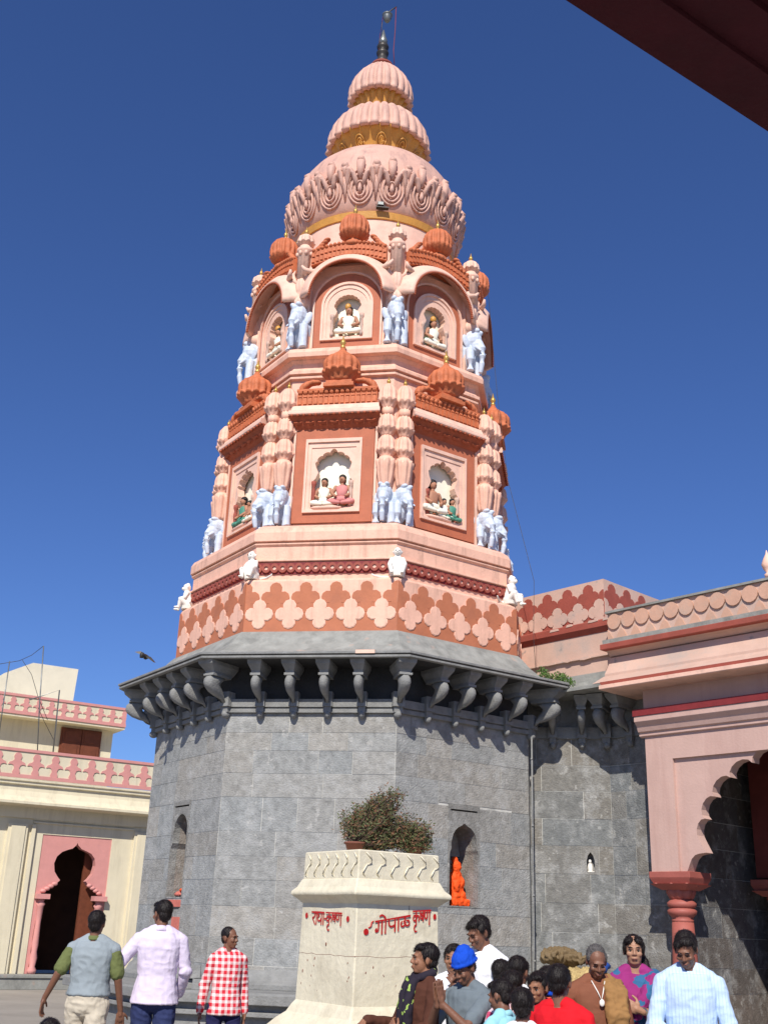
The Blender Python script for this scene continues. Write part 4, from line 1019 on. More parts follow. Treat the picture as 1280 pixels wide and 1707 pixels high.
def column(parent, s, d, name='column'):
    c = bpy.data.objects.new(name, None); COL.objects.link(c); c.parent = parent; c.location = (s, d, 0)
    a = MB(); a.box(-.33, .33, -.28, .28, 2.49, 2.574); a.box(-.29, .29, -.24, .24, 2.41, 2.49, tp=-.04)
    bevel(a.build('capital_slab', 'column', c), .006)
    a = MB(); a.box(-.19, .19, -.19, .19, 2.33, 2.41, tp=-.12); 
    for q in (-1, 0, 1):
        for y in (-.25, .25): a.ell((q*.25, y*.9, 2.40), (.035, .035, .035), n=8, m=6)
        if q: a.ell((q*.26, 0, 2.40), (.035, .035, .035), n=8, m=6)
    a.flute([(.13, 2.20, 0, 0), (.17, 2.22, 1, 0), (.21, 2.30, 1, 0), (.20, 2.36, 1, 0), (.15, 2.38, 0, 0)], 8, .15, 6)
    a.ring([(.15, 2.08), (.20, 2.12), (.205, 2.16), (.16, 2.2), (.14, 2.21)], 24, 0, 0, True)
    a.ring([(.13, 1.90), (.15, 1.91), (.155, 1.94), (.14, 1.95), (.165, 1.99), (.20, 2.02), (.205, 2.06), (.16, 2.1)], 24, 0, 0, True)
    a.build('capital', 'column', c)
    a = MB(); a.ring([(.20, .75), (.185, 1.1), (.165, 1.6), (.15, 1.91)], 16, pi/16, 0, True); a.build('shaft', 'column', c)
    a = MB(); a.ring([(.29, 0), (.29, .5), (.24, .56), (.27, .60), (.27, .66), (.21, .72), (.22, .76), (.2, .78)], 16, 0, 0, False); a.build('base', 'column', c)
    return c
c0 = column(arc_, 1.37, .70)
def dcol(s, d):
    c = dup(c0, arc_); c.location = (s, d, 0)
dcol(5.70, .70); dcol(1.74, 2.85); dcol(5.7, 2.85)
# inner arch wall and back wall, floor, ceiling
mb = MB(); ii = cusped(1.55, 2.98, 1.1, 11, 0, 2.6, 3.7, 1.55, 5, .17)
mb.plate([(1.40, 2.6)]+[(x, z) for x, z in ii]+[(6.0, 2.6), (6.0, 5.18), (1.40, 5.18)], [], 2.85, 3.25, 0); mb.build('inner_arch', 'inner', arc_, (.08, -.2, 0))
mb = MB(); T = Matrix.Translation((.3, 3.7, 0)); blockwall(mb, T, 6.6, [.5, .95, 1.3, 1.72, 2.14, 2.56, 2.98, 3.38, 3.8, 4.2, 4.62, 5.18], seed=9, base=(.17, .16, .15))
mb.build('back_wall', ['stone', 'mortar'], arc_)
mb = MB(); mb.box(6.0, 7.4, .46, .9, 0, 5.17); mb.box(6.9, 7.4, 1.4, 4.5, 0, 5.19); mb.build('end_wall', 'arcade', arc_)
mb = MB(); mb.box(.3, 7.4, .1, 4.6, 0, .3); mb.box(.5, 7.4, 3.1, 3.7, .3, .5); mb.box(.5, 7.4, 3.35, 3.7, .5, .68); bevel(mb.build('stone_floor_and_steps', 'stonep', arc_), .01)
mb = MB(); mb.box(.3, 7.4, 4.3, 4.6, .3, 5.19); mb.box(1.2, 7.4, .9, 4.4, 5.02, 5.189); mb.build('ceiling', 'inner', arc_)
# little finial on the parapet at the very right
f = MB(); f.ring([(.05, 0), (.06, .05), (.03, .08), (.07, .14), (.09, .2), (.06, .28), (.02, .36), (.005, .42)], 14, 0, 0, True)
p = HM @ V((3.22, .56, 6.571)); fo = f.build('parapet_finial', 'pinklt', arc_, (3.22, .56, 6.571))
# ================================================================ LEFT BUILDING
LA = RD(58); LO = V((-7.507, 29.13, 0)); LE = V((sin(LA), cos(LA), 0))
left = thing('cream_building', LO, atan2(LE.y, LE.x), 'cream two-storey building with pink trim and a dark cusped doorway', 'building')
mb = MB(); mb.box(-9, 6, -.0, .5, 0, .26); mb.box(-9, 6, -.04, .5, .26, .33); bevel(mb.build('plinth', 'grime', left), .01)
mb = MB()
door = [(-.70, .33), (-.70, 1.2), (-.66, 2.14), (-.60, 2.30), (-.42, 2.38), (-.28, 2.46), (-.20, 2.55), (-.27, 2.62), (-.37, 2.75), (-.41, 2.95), (-.36, 3.12), (-.24, 3.24), (-.10, 3.30), (.02, 3.34), (.11, 3.43), (.135, 3.49), (.16, 3.43), (.26, 3.34), (.38, 3.30), (.53, 3.24), (.64, 3.12), (.68, 2.95), (.64, 2.75), (.55, 2.62), (.48, 2.55), (.55, 2.46), (.69, 2.38), (.86, 2.30), (.92, 2.14), (.94, 1.2), (.94, .33)]
dw = rect(-.80, 1.04, .33, 3.64)
mb.plate(rect(-9, 6, .33, 4.32), [dw], .5, .9); mb.box(-9, 6, .5, 6, 4.321, 4.9)
mb.box(-9, -8.7, .9, 6, .33, 4.3); mb.box(5.7, 6, .9, 6, .33, 4.3)
mb.build('wall', 'ylw', left)
mb = MB()
for x0, x1 in ((-1.72, -1.22), (-1.12, -1.02), (1.62, 2.1), (-4.4, -3.9), (-3.1, -2.6)):
    mb.box(x0, x1, .42, .5, .33, 3.86)
    if x1-x0 > .3: mb.box(x0+.07, x1-.07, .39, .42, .33, 3.80)
for z, y in ((3.90, .44), (3.97, .46)): mb.box(-1.1, 1.6, y, .5, z, z+.035)
mb.box(-9, 6, .43, .5, 4.0, 4.32)
bevel(mb.build('pilaster_mouldings', 'ylw', left), .006)
mb = MB(); mb.plate(dw, [door], .52, .75); df = mb.build('door_frame', 'rose', left)
for x, q in ((-.62, 1), (.87, -1)):
    mb = MB()
    mb.ring([(.10, .33), (.12, .42), (.07, .5), (.10, .7), (.07, .85), (.085, 1.0), (.065, 1.5), (.085, 1.9), (.12, 1.96), (.07, 2.02), (.10, 2.08)], 12, 0, 0, True, Matrix.Translation((x, .5, 0)))
    mb.box(x-.17, x+.17, .33, .62, 2.08, 2.2)
    for j in range(4): mb.ell((x+q*(.02+.09*j), .5, 2.27+.06*j), (.08, .05, .05), n=10, m=6)
    mb.build('carved_jamb_column', 'rose', df)
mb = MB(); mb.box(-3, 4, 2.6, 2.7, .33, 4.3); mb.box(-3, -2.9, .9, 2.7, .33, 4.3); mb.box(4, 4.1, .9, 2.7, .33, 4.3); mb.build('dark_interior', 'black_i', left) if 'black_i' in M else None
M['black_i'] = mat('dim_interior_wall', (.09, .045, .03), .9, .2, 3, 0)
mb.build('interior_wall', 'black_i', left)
mb = MB(); mb.box(.50, .96, .9, 1.0, .33, 3.3); mb.build('door_leaf', 'shutter', left)
mb = MB(); sweep(mb, [(.5, 4.26), (.0, 4.30), (-.02, 4.31), (-.02, 4.37), (.06, 4.40), (.14, 4.50), (.2, 4.64), (.21, 4.78), (.14, 4.80), (.14, 4.86), (.10, 4.88), (.10, 4.93), (.5, 4.935)], -9, 6); mb.build('cornice', 'ylw', left)
def lpar(z0, z1, y, x0, x1, P, nm):
    a = MB(); a.box(x0, x1, y, y+.15, z0, z1); o = a.build(nm, 'ylw', left)
    b = MB(); b.box(x0, x1+.01, y-.03, y+.17, z1, z1+.07); b.box(x0, x1+.01, y-.03, y, z0-.04, z0+.05)
    h = z1-z0; n = int((x1-x0)/P)
    for i in range(n+1):
        x = x1-.06-i*P; c = z0+h*.42
        s = [(x-.085*P/.5, z0+.051), (x-.10*P/.5, z0+h*.15), (x-.065*P/.5, z0+h*.30), (x-.09*P/.5, z0+h*.42), (x-.15*P/.5, z0+h*.46), (x-.23*P/.5, z0+h*.44), (x-.20*P/.5, z0+h*.54), (x-.12*P/.5, z0+h*.59), (x-.08*P/.5, z0+h*.66), (x-.105*P/.5, z0+h*.78), (x-.07*P/.5, z0+h*.91), (x, z0+h*.95)]
        s = s+[(2*x-q[0], q[1]) for q in reversed(s[:-1])]
        s = list(reversed(s)); s = clip(s, x0, x1)
        if len(s) > 2: b.plate(s, [], y-.02, y-.0005, 0)
    b.build('pink_fleurons', 'rose', o)
    return o
lpar(4.98, 5.60, .12, -9, 6, .485, 'parapet')
mb = MB(); mb.box(-9, 1.55, 3.0, 7, 4.9, 6.86); mb.build('upper_storey_wall', 'ylw', left)
mb = MB(); mb.box(0.0, 1.2, 2.95, 3.0, 5.9, 6.80); sh = mb.build('window_frame', 'shutter', left)
mb = MB(); mb.box(.05, .59, 2.92, 2.96, 5.95, 6.76); mb.box(.62, 1.15, 2.92, 2.96, 5.95, 6.76)
for x in (.12, .69):
    for z in (6.0, 6.4): mb.box(x, x+.38, 2.90, 2.93, z, z+.3)
mb.build('wooden_shutter', 'shutter', sh)
mb = MB(); mb.box(-9, 1.72, 2.5, 7, 6.861, 6.93); mb.build('roof_slab', 'ylw', left)
lpar(6.97, 7.42, 2.5, -9, 1.72, .36, 'roof_parapet')
mb = MB(); mb.plate([(-2.2, 6.95), (.5, 6.95), (.56, 8.75), (-.82, 8.74), (-1.62, 8.30), (-2.0, 7.9)], [], 4.0, 6.5); mb.build('stair_tower', 'yw', left)
an = thing('antenna_frame', LO+LE*(-.8)+V((0, 0, 0)), atan2(LE.y, LE.x), 'thin metal antenna poles on the cream building behind its lower parapet', 'antenna')
a = MB(); a.tube([(-.35, .8, 5.5), (-.5, .8, 7.0), (-.62, .8, 8.55)], .016, 6); a.build('tall_pole', 'grey_metal', an)
a = MB(); a.tube([(.05, .8, 5.5), (-.02, .8, 7.42), (-.78, .8, 7.05)], .02, 6); a.build('bent_pole', 'grey_metal', an)
a = MB(); a.tube([(-1.42, .8, 5.8), (-1.45, .8, 8.0)], .015, 6); a.build('short_pole', 'grey_metal', an)
a = MB(); a.tube([(-.62, .8, 8.55), (-.9, .8, 8.25), (-1.2, .8, 8.05), (-1.8, .8, 7.85)], .008, 5); a.tube([(-.5, .9, 6.9), (-.2, 1.2, 6.6), (.2, 1.5, 6.2)], .008, 5); a.tube([(-1.1, .9, 8.1), (-.8, .9, 7.75), (-.55, .9, 7.2), (-.2, .9, 6.6)], .008, 5); a.build('wire', 'dark', an)
# ================================================================ VERANDA EAVE over the camera
mb = MB()
E0 = V((.471, 2.377, 4.2)); E1_ = V((1.222, 2.885, 4.2)); ed = (E1_-E0).normalized(); en = V((ed.y, -ed.x, 0))
VM = Matrix(((ed.x, -en.x, 0, E0.x), (ed.y, -en.y, 0, E0.y), (0, 0, 1, 4.2), (0, 0, 0, 1)))   # -y = inwards, away from sky
mb.box(-1.6, 2.8, -.16, 0, 0, .12, 0, VM); mb.box(-1.6, 2.8, -.30, -.161, .02, .12, 0, VM); mb.box(-1.6, 2.8, -1.9, -.301, .05, .12, 0, VM)
mb.tube([(-1.6, -.42, .05), (2.8, -.42, .05)], .03, 8, 0, VM); mb.box(-1.6, 2.8, -.56, -.50, .0, .05, 0, VM)
ve = bevel(mb.build('veranda_eave', 'eave', None), .01) if 'eave' in M else None
M['eave'] = mat('dark_maroon_paint', (.05, .004, .010), .8, .25, 5, .3, 30)
if ve is None: ve = mb.build('veranda_eave', 'eave')
tag(ve, 'dark maroon underside of a near veranda eave crossing the top right corner', 'eave')
# ================================================================ PEDESTAL
PC = V((.06, 10.25, 0)); PRZ = RD(-35)     # local: -y faces front-right normal... rotated square
ped = thing('tulsi_pedestal', (.0, 10.17, 0), RD(35), 'cream painted square planter pedestal with red lettering in front of the tower', 'pedestal')
def sq(mb, prof, mi=0):
    vs = []; fs = []
    for (h, z) in prof: vs += [(-h, -h, z), (h, -h, z), (h, h, z), (-h, h, z)]
    for j in range(len(prof)-1):
        for i in range(4): fs.append((j*4+i, j*4+(i+1) % 4, (j+1)*4+(i+1) % 4, (j+1)*4+i))
    fs.append((3, 2, 1, 0)); L = len(prof)*4-4; fs.append((L, L+1, L+2, L+3)); mb.add(vs, fs, mi)
def rough(o, amt, sc=.25, sub=6):
    bm = bmesh.new(); bm.from_mesh(o.data)
    bmesh.ops.subdivide_edges(bm, edges=[e for e in bm.edges if e.calc_length() > .12], cuts=sub, use_grid_fill=True)
    for v in bm.verts:
        d = noise.noise(v.co/sc+V((3, 1, 2)))*amt+noise.noise(v.co/(sc*.25))*amt*.3; d2 = noise.noise(v.co/sc+V((9, 4, 7)))*amt
        v.co += V((d, d2, d*.7))
    bm.to_mesh(o.data); bm.free()
a = MB(); sq(a, [(.66, 0), (.66, .72), (.64, .86), (.56, .95), (.50, 1.0), (.47, 1.06), (.452, 1.085), (.445, 1.1)])
o = a.build('base', 'ped', ped); rough(o, .012); bevel(o, .015, 3)
a = MB(); sq(a, [(.443, 1.08), (.43, 1.86), (.43, 1.90)]); o = a.build('shaft', 'ped', ped); bevel(o, .012, 3)
a = MB(); sq(a, [(.43, 1.875), (.445, 1.89), (.46, 1.905), (.51, 1.945), (.515, 1.962), (.505, 1.98), (.475, 2.01), (.455, 2.05), (.44, 2.08)]); o = a.build('cornice', 'ped', ped); rough(o, .008); bevel(o, .01, 3)
a = MB(); sq(a, [(.435, 2.07), (.43, 2.30), (.425, 2.31)]); tb = a.build('top_block', 'ped', ped); bevel(tb, .012, 3)
# relief scales on the two faces of the top block
def ff(face):   # frames: front-left face is local -x, front-right face is local -y
    if face == 'R': return Matrix.Translation((0, -.43, 0))
    return Matrix(((0, 1, 0, -.43), (-1, 0, 0, 0), (0, 0, 1, 0), (0, 0, 0, 1)))
a = MB()
for fc in ('R', 'L'):
    T = ff(fc)
    for i in range(6):
        x = -.36+i*.145
        a.tube([(x, -.006, 2.29), (x+.05, -.012, 2.25), (x+.055, -.012, 2.21), (x+.01, -.004, 2.18)], [.004, .007, .007, .003], 6, 0, T)
        a.tube([(x+.02, -.008, 2.20), (x-.02, -.012, 2.15), (x-.03, -.012, 2.12), (x+.0, -.004, 2.09)], [.004, .007, .006, .003], 6, 0, T)
a.build('scale_relief', 'yw', tb)
# plaster joints and chips
a = MB(); rn = random.Random(12)
for fc in ('R', 'L'):
    T = ff(fc)
    zz = 1.47
    pts = [(-.44+.88*i/12, -.006 if 1 else 0, zz+rn.uniform(-.008, .008)) for i in range(13)]
    a.tube(pts, .0022, 4, 0, T)
    for _ in range(11):
        x = rn.uniform(-.38, .38); z = rn.uniform(1.12, 1.45); a.ell((x, -.008, z), (.007*rn.uniform(.5, 1.3), .004, .013*rn.uniform(.5, 1.3)), T, rot=Euler((0, rn.uniform(-.6, .6), 0)), n=7, m=5)
T = ff('R'); a.tube([(.12, -.002, 1.12), (.125, -.002, 1.5), (.11, -.002, 1.88)], .002, 4, 0, T)
a.ell((-.0, -.008, 1.55), (.010, .004, .016), ff('L'), n=7, m=5)
a.build('chips_and_cracks', 'pot', ped)
# lettering strokes: x to the right, y down from the headline (0) to the foot (1)
def circ(cx, cy, rx, ry, a0=0, a1=2*pi, n=10): return [(cx+rx*cos(a0+(a1-a0)*i/n), cy+ry*sin(a0+(a1-a0)*i/n)) for i in range(n+1)]
GL = {
 'ra': (.55, [[(.2, 0), (.42, .08), (.46, .25), (.32, .42), (.12, .48), (.22, .6), (.5, 1.0)]]),
 'aa': (.28, [[(.14, 0), (.14, 1)]]),
 'dha': (.72, [[(.12, .02), (.04, .12), (.12, .22), (.3, .25), (.08, .38), (.06, .58), (.2, .72), (.42, .66), (.56, .48)], [(.58, 0), (.58, 1)]]),
 'hy': (.26, [[(.04, .5), (.22, .5)]]),
 'kri': (.86, [[(.42, 0), (.42, .98)], [(.42, .38), (.22, .28), (.07, .42), (.12, .62), (.28, .66), (.42, .52)], [(.42, .46), (.62, .30), (.78, .42), (.74, .68)], [(.42, .98), (.26, 1.02), (.2, 1.2), (.34, 1.42), (.5, 1.38)]]),
 'shh': (.50, [[(.08, 0), (.08, .4), (.2, .56), (.40, .46)], [(.42, 0), (.42, .72)], [(.12, .14), (.42, .46)]]),
 'na': (.84, [[(.1, 0), (.1, .38), (.22, .54), (.40, .48), (.42, .0)], [(.70, 0), (.70, 1)]]),
 'ga': (.62, [[(.24, 0), (.24, .62), (.12, .78), (.02, .66), (.12, .56)], [(.5, 0), (.5, 1)]]),
 'o': (.30, [[(.14, 1), (.14, 0), (.08, -.22), (-.12, -.40), (-.3, -.34)]]),
 'pa': (.66, [[(.10, 0), (.10, .38), (.26, .58), (.52, .50)], [(.54, 0), (.54, 1)]]),
 'lla': (.74, [[(.36, 0), (.36, .30)], circ(.2, .52, .15, .2, -1.2, 4.2), circ(.54, .52, .15, .2, -2, 3.4)]),
}
def word(mb, T, seq, x0, z0, x1, z1, h, wd, off, gaps=()):
    W = sum(GL[g][0] for g in seq); c = 0
    sx = (x1-x0)/W
    def P(x, y): return (x0+x*sx, z0+(z1-z0)*x/W-y*h)
    strokes = []
    run0 = 0
    for g in seq:
        w_, ss = GL[g]
        if g == 'hy': strokes.append([(run0, 0), (c, 0)]); run0 = c+w_
        for s_ in ss: strokes.append([(q[0]+c, q[1]) for q in s_])
        c += w_
    strokes.append([(run0, 0), (c, 0)])
    for i, s_ in enumerate(strokes):
        pts = [V(P(*q)) for q in s_]; fine = [pts[0]]
        for k in range(len(pts)-1):
            p0 = pts[max(0, k-1)]; p1 = pts[k]; p2 = pts[k+1]; p3 = pts[min(len(pts)-1, k+2)]
            for u in (.33, .67, 1): fine.append(.5*((2*p1)+(p2-p0)*u+(2*p0-5*p1+4*p2-p3)*u*u+(-p0+3*p1-3*p2+p3)*u**3))
        L = []; R_ = []
        for k, p in enumerate(fine):
            d = (fine[min(k+1, len(fine)-1)]-fine[max(k-1, 0)]).normalized(); n = V((-d.y, d.x)); wk = wd*(.5+.08*sin(k*1.9+i))
            if k == 0: p = p-d*wd*.3
            if k == len(fine)-1: p = p+d*wd*.3
            L.append(p+n*wk); R_.append(p-n*wk)
        y = -off-.0003*i; m = len(fine)
        mb.add([(q.x, y, q.y) for q in L+R_], [(k, m+k, m+k+1, k+1) for k in range(m-1)], 0, False, T)
def dot(mb, T, x, z, rx, rz, off): mb.add([(x+rx*cos(t*pi/8), -off, z+rz*sin(t*pi/8)) for t in range(16)], [tuple(range(16))], 0, False, T)
TL = ff('L') @ Matrix.Translation((0, .0, 0)); TR = ff('R')
a = MB(); word(a, TL, ['ra', 'aa', 'dha', 'aa', 'hy', 'kri', 'shh', 'na'], -.25, 1.805, .23, 1.797, .098, .0135, .009)
dot(a, TL, -.335, 1.775, .022, .024, .009); dot(a, TL, .315, 1.755, .022, .024, .009); a.build('red_lettering', 'red', ped)
a = MB(); word(a, TR, ['ga', 'o', 'pa', 'aa', 'lla'], -.245, 1.742, .115, 1.80, .105, .0145, .010)
word(a, TR, ['kri', 'shh', 'na'], .145, 1.835, .335, 1.85, .115, .0135, .010)
dot(a, TR, -.335, 1.66, .026, .026, .010); dot(a, TR, .383, 1.80, .018, .024, .010)
a.tube([(-.31, -.008, 1.69), (-.285, -.008, 1.705), (-.28, -.008, 1.735), (-.262, -.008, 1.745)], .006, 5, 0, TR); a.build('red_lettering', 'red', ped)
# potted shrubs on top
def pot(x, y, r, h, parent):
    a = MB(); a.ring([(r*.7, 2.31), (r*.95, 2.31+h*.8), (r*1.06, 2.31+h*.8), (r*1.06, 2.31+h), (r*.9, 2.31+h), (r*.85, 2.31+h*.85)], 20, 0, 0, True, Matrix.Translation((x, y, 0)))
    return a.build('pot', 'pot', parent)
def shrub(loc, crowns, seed, label, pots):
    t = thing('potted_shrub', (0, 0, 0), 0, label, 'potted shrub'); t.location = loc
    rn = random.Random(seed)
    for p in pots: pot(p[0], p[1], p[2], p[3], t)
    st = MB(); lf = MB()
    for (c, r, n) in crowns:
        c = V(c)
        base = V((pots[0][0]+rn.uniform(-.03, .03), pots[0][1], 2.36))
        for i in range(n):
            while True:
                q = V((rn.uniform(-1, 1), rn.uniform(-1, 1), rn.uniform(-1, 1)))
                if .15 < q.length < 1: break
            e = c+V((q.x*r[0], q.y*r[1], q.z*r[2]))*rn.uniform(.8, 1.08)
            m = base.lerp(e, .5)+V((rn.uniform(-.07, .07), rn.uniform(-.07, .07), -.03))
            st.tube([base, m, e], [.006, .0035, .0015], 4)
            d = (e-m)
            for j in range(30):
                p = m.lerp(e, rn.uniform(-.1, 1.05))+V([rn.gauss(0, .026) for _ in range(3)]); s = rn.uniform(.011, .023)
                R = Euler((rn.uniform(0, 6), rn.uniform(0, 6), rn.uniform(0, 6))).to_matrix()
                lf.add([p+R @ V(v) for v in ((0, -s, 0), (s*.3, 0, s*.1), (0, s, 0), (-s*.3, 0, s*.1))], [(0, 1, 2, 3)], 1 if rn.random() < .34 else 0)
    st.build('stem', 'twig', t); lf.build('foliage', ['leaf', 'leafr'], t)
    return t
shrub((.02, 10.18, 0), [((.08, 0, 2.64), (.28, .25, .21), 190), ((-.13, .02, 2.62), (.20, .17, .14), 90), ((.14, 0, 2.85), (.16, .12, .07), 40), ((.12, 0, 2.45), (.22, .18, .10), 70)], 3, 'dark green twiggy shrub, the larger one on top of the cream pedestal', [(-.17, -.17, .09, .085)])
shrub((.02, 10.18, 0), [((.38, -.0, 2.50), (.17, .14, .14), 100), ((.25, .0, 2.56), (.16, .14, .12), 60)], 8, 'small sparse shrub in a terracotta pot at the right end of the pedestal top', [(.36, .02, .085, .07)])
# things in the niches, on the platform and against the wall
def tp(k, ap, t, z): return MWT @ (TF(k, ap) @ V((t, 0, z)))
idl = thing('vermilion_idol', tp(1, APS-.26, .10, 2.02), PHI+pi/4, 'bright orange vermilion coated idol standing in the right niche of the stone tower', 'idol')
a = MB(); a.loft([((0, 0, 0), .17, .12), ((0, 0, .1), .18, .12), ((-.02, 0, .14), .13, .1), ((-.03, 0, .3), .12, .09), ((-.04, 0, .42), .13, .1), ((-.05, 0, .52), .09, .08)], 14); a.ell((-.05, -.03, .60), (.09, .08, .10)); a.ell((-.07, 0, .70), (.06, .06, .06))
a.ell((.04, -.07, .36), (.06, .05, .08)); a.ell((-.08, -.08, .30), (.06, .05, .1)); a.ell((.06, -.06, .16), (.07, .06, .07)); a.ell((-.08, -.07, .14), (.07, .06, .07)); a.box(-.17, .17, -.13, .1, 0, .1)
o = sculpt(a, 'idol', 'idol', idl, .012, 3, .016, .06); idl.scale = (.92, .8, .90)
of = thing('orange_offering', tp(-1, APS-.16, 0, 2.02), PHI-pi/4, 'flat red and orange offering in the pointed niche left on the tower', 'offering')
a = MB(); a.ell((-.08, 0, .04), (.17, .1, .05)); a.ell((.1, 0, .06), (.13, .08, .06)); sculpt(a, 'cloth_heap', 'idolr', of, .01, 2, .01, .04); a = MB(); a.ell((.08, -.02, .10), (.15, .08, .035)); a.ell((.18, -.02, .12), (.05, .05, .03)); sculpt(a, 'marigolds', 'idol', of, .01, 2, .008, .03)
st = MB(); Tn = TF(-1, APS+.012); st.box(-.30, .26, -.006, .006, 1.88, 1.98, 0, Tn); st.box(-.24, .22, -.005, .005, 1.86, 1.9, 1, Tn); st.box(.02, .28, -.006, .004, 1.25, 1.74, 0, Tn); st.build('painted_stain', ['idolr', 'soffit'], tower)
rn = random.Random(2)
for i, (x, y, z, sx, sy, sz, rz, lab) in enumerate([(-2.45, 15.55, .86, .17, .12, .12, .3, 'wide dark stone block at the lower left of the pile on the tower seat'), (-2.12, 15.50, .86, .15, .12, .13, -.1, 'dark stone block at the right of the pile on the tower seat'), (-2.30, 15.52, .99, .12, .1, .16, .15, 'grey stone block standing on top of the small pile on the tower seat'), (-2.62, 15.7, .86, .10, .1, .10, .6, 'smallest stone at the left end of the pile on the tower seat')]):
    a = MB(); a.box(-sx, sx, -sy, sy, 0, sz, tp=.012); o = a.build('stone_block', 'stonep', None, (x, y, z), rz); rough(o, .01, .1, 3); bevel(o, .012, 2)
    tag(o, lab, 'stone block', 'loose stone blocks on the tower seat')
tb_ = MB()
def heap(name, loc, r, m, lab, cat, seed, disp=.05):
    rn = random.Random(seed); a = MB()
    for i in range(9): a.ell((rn.uniform(-.6, .6)*r[0], rn.uniform(-.5, .5)*r[1], r[2]*rn.uniform(.3, .6)), (r[0]*rn.uniform(.35, .6), r[1]*rn.uniform(.4, .6), r[2]*rn.uniform(.3, .5)), rot=Euler((rn.uniform(-.4, .4), rn.uniform(-.4, .4), rn.uniform(0, 3))))
    o = sculpt(a, name, m, None, .018, 1, disp, .06, loc, .5, seed)
    return tag(o, lab, cat)
heap('straw_bundle', (2.98, 16.6, .62), (.42, .35, .68), 'burlap', 'golden straw bundle heaped against the stone hall wall beside the pipe', 'bundle', 3)
heap('tarpaulin_roll', (2.76, 16.75, 1.28), (.36, .22, .24), 'bag', 'brown tarpaulin lying over the top of the straw bundle', 'tarpaulin', 5)
heap('straw_sack', (3.75, 16.3, .60), (.42, .3, .52), 'burlap', 'lower straw sack behind the old man, right of the wrapped bundle', 'sack', 8)
heap('blue_plastic_sheet', (3.3, 16.45, 1.22), (.10, .1, .14), 'bluec', 'crumpled blue plastic scrap on top between the two straw heaps', 'plastic sheet', 6, .02)
# ================================================================ PEOPLE
def rot_about(p, c, R): return c+R @ (p-c)
class Pose: pass
def hand(mb, wr, d, pn, s, curl=.5, side=1):
    """wr wrist, d direction of the palm, pn palm normal, side=+1/-1 puts the thumb"""
    d = d.normalized(); pn = (pn-d*pn.dot(d)).normalized(); x = d.cross(pn)*side
    pc = wr+d*.045*s
    mb.ell(pc, (.040*s, .016*s, .05*s), rot=Matrix((x, pn, d)).transposed().to_quaternion().to_euler(), n=12, m=8)
    mb.cap(wr-d*.02*s, wr+d*.03*s, .024*s, .026*s, n=8)
    for i, (ox, ln) in enumerate(((-.031, .062), (-.0105, .074), (.0105, .078), (.031, .068))):
        b = wr+d*.082*s+x*ox*s; a1 = curl*(.5+.08*i); d1 = (d*cos(a1)+pn*sin(a1)); d2 = (d*cos(a1*2.2)+pn*sin(a1*2.2))
        m = b+d1*ln*.52*s+x*ox*.12*s; e = m+d2*ln*.48*s
        mb.cap(b-d*.02*s, m, .0098*s, .0090*s, n=8); mb.cap(m, e, .0090*s, .0078*s, n=8)
    tb = wr+d*.025*s+x*.032*s; td_ = (d*.62+x*.7+pn*.35).normalized(); m = tb+td_*.038*s; e = m+(d*.85+x*.3+pn*.4).normalized()*.03*s
    mb.cap(tb, m, .0125*s, .0105*s, n=8); mb.cap(m, e, .0105*s, .0085*s, n=8)
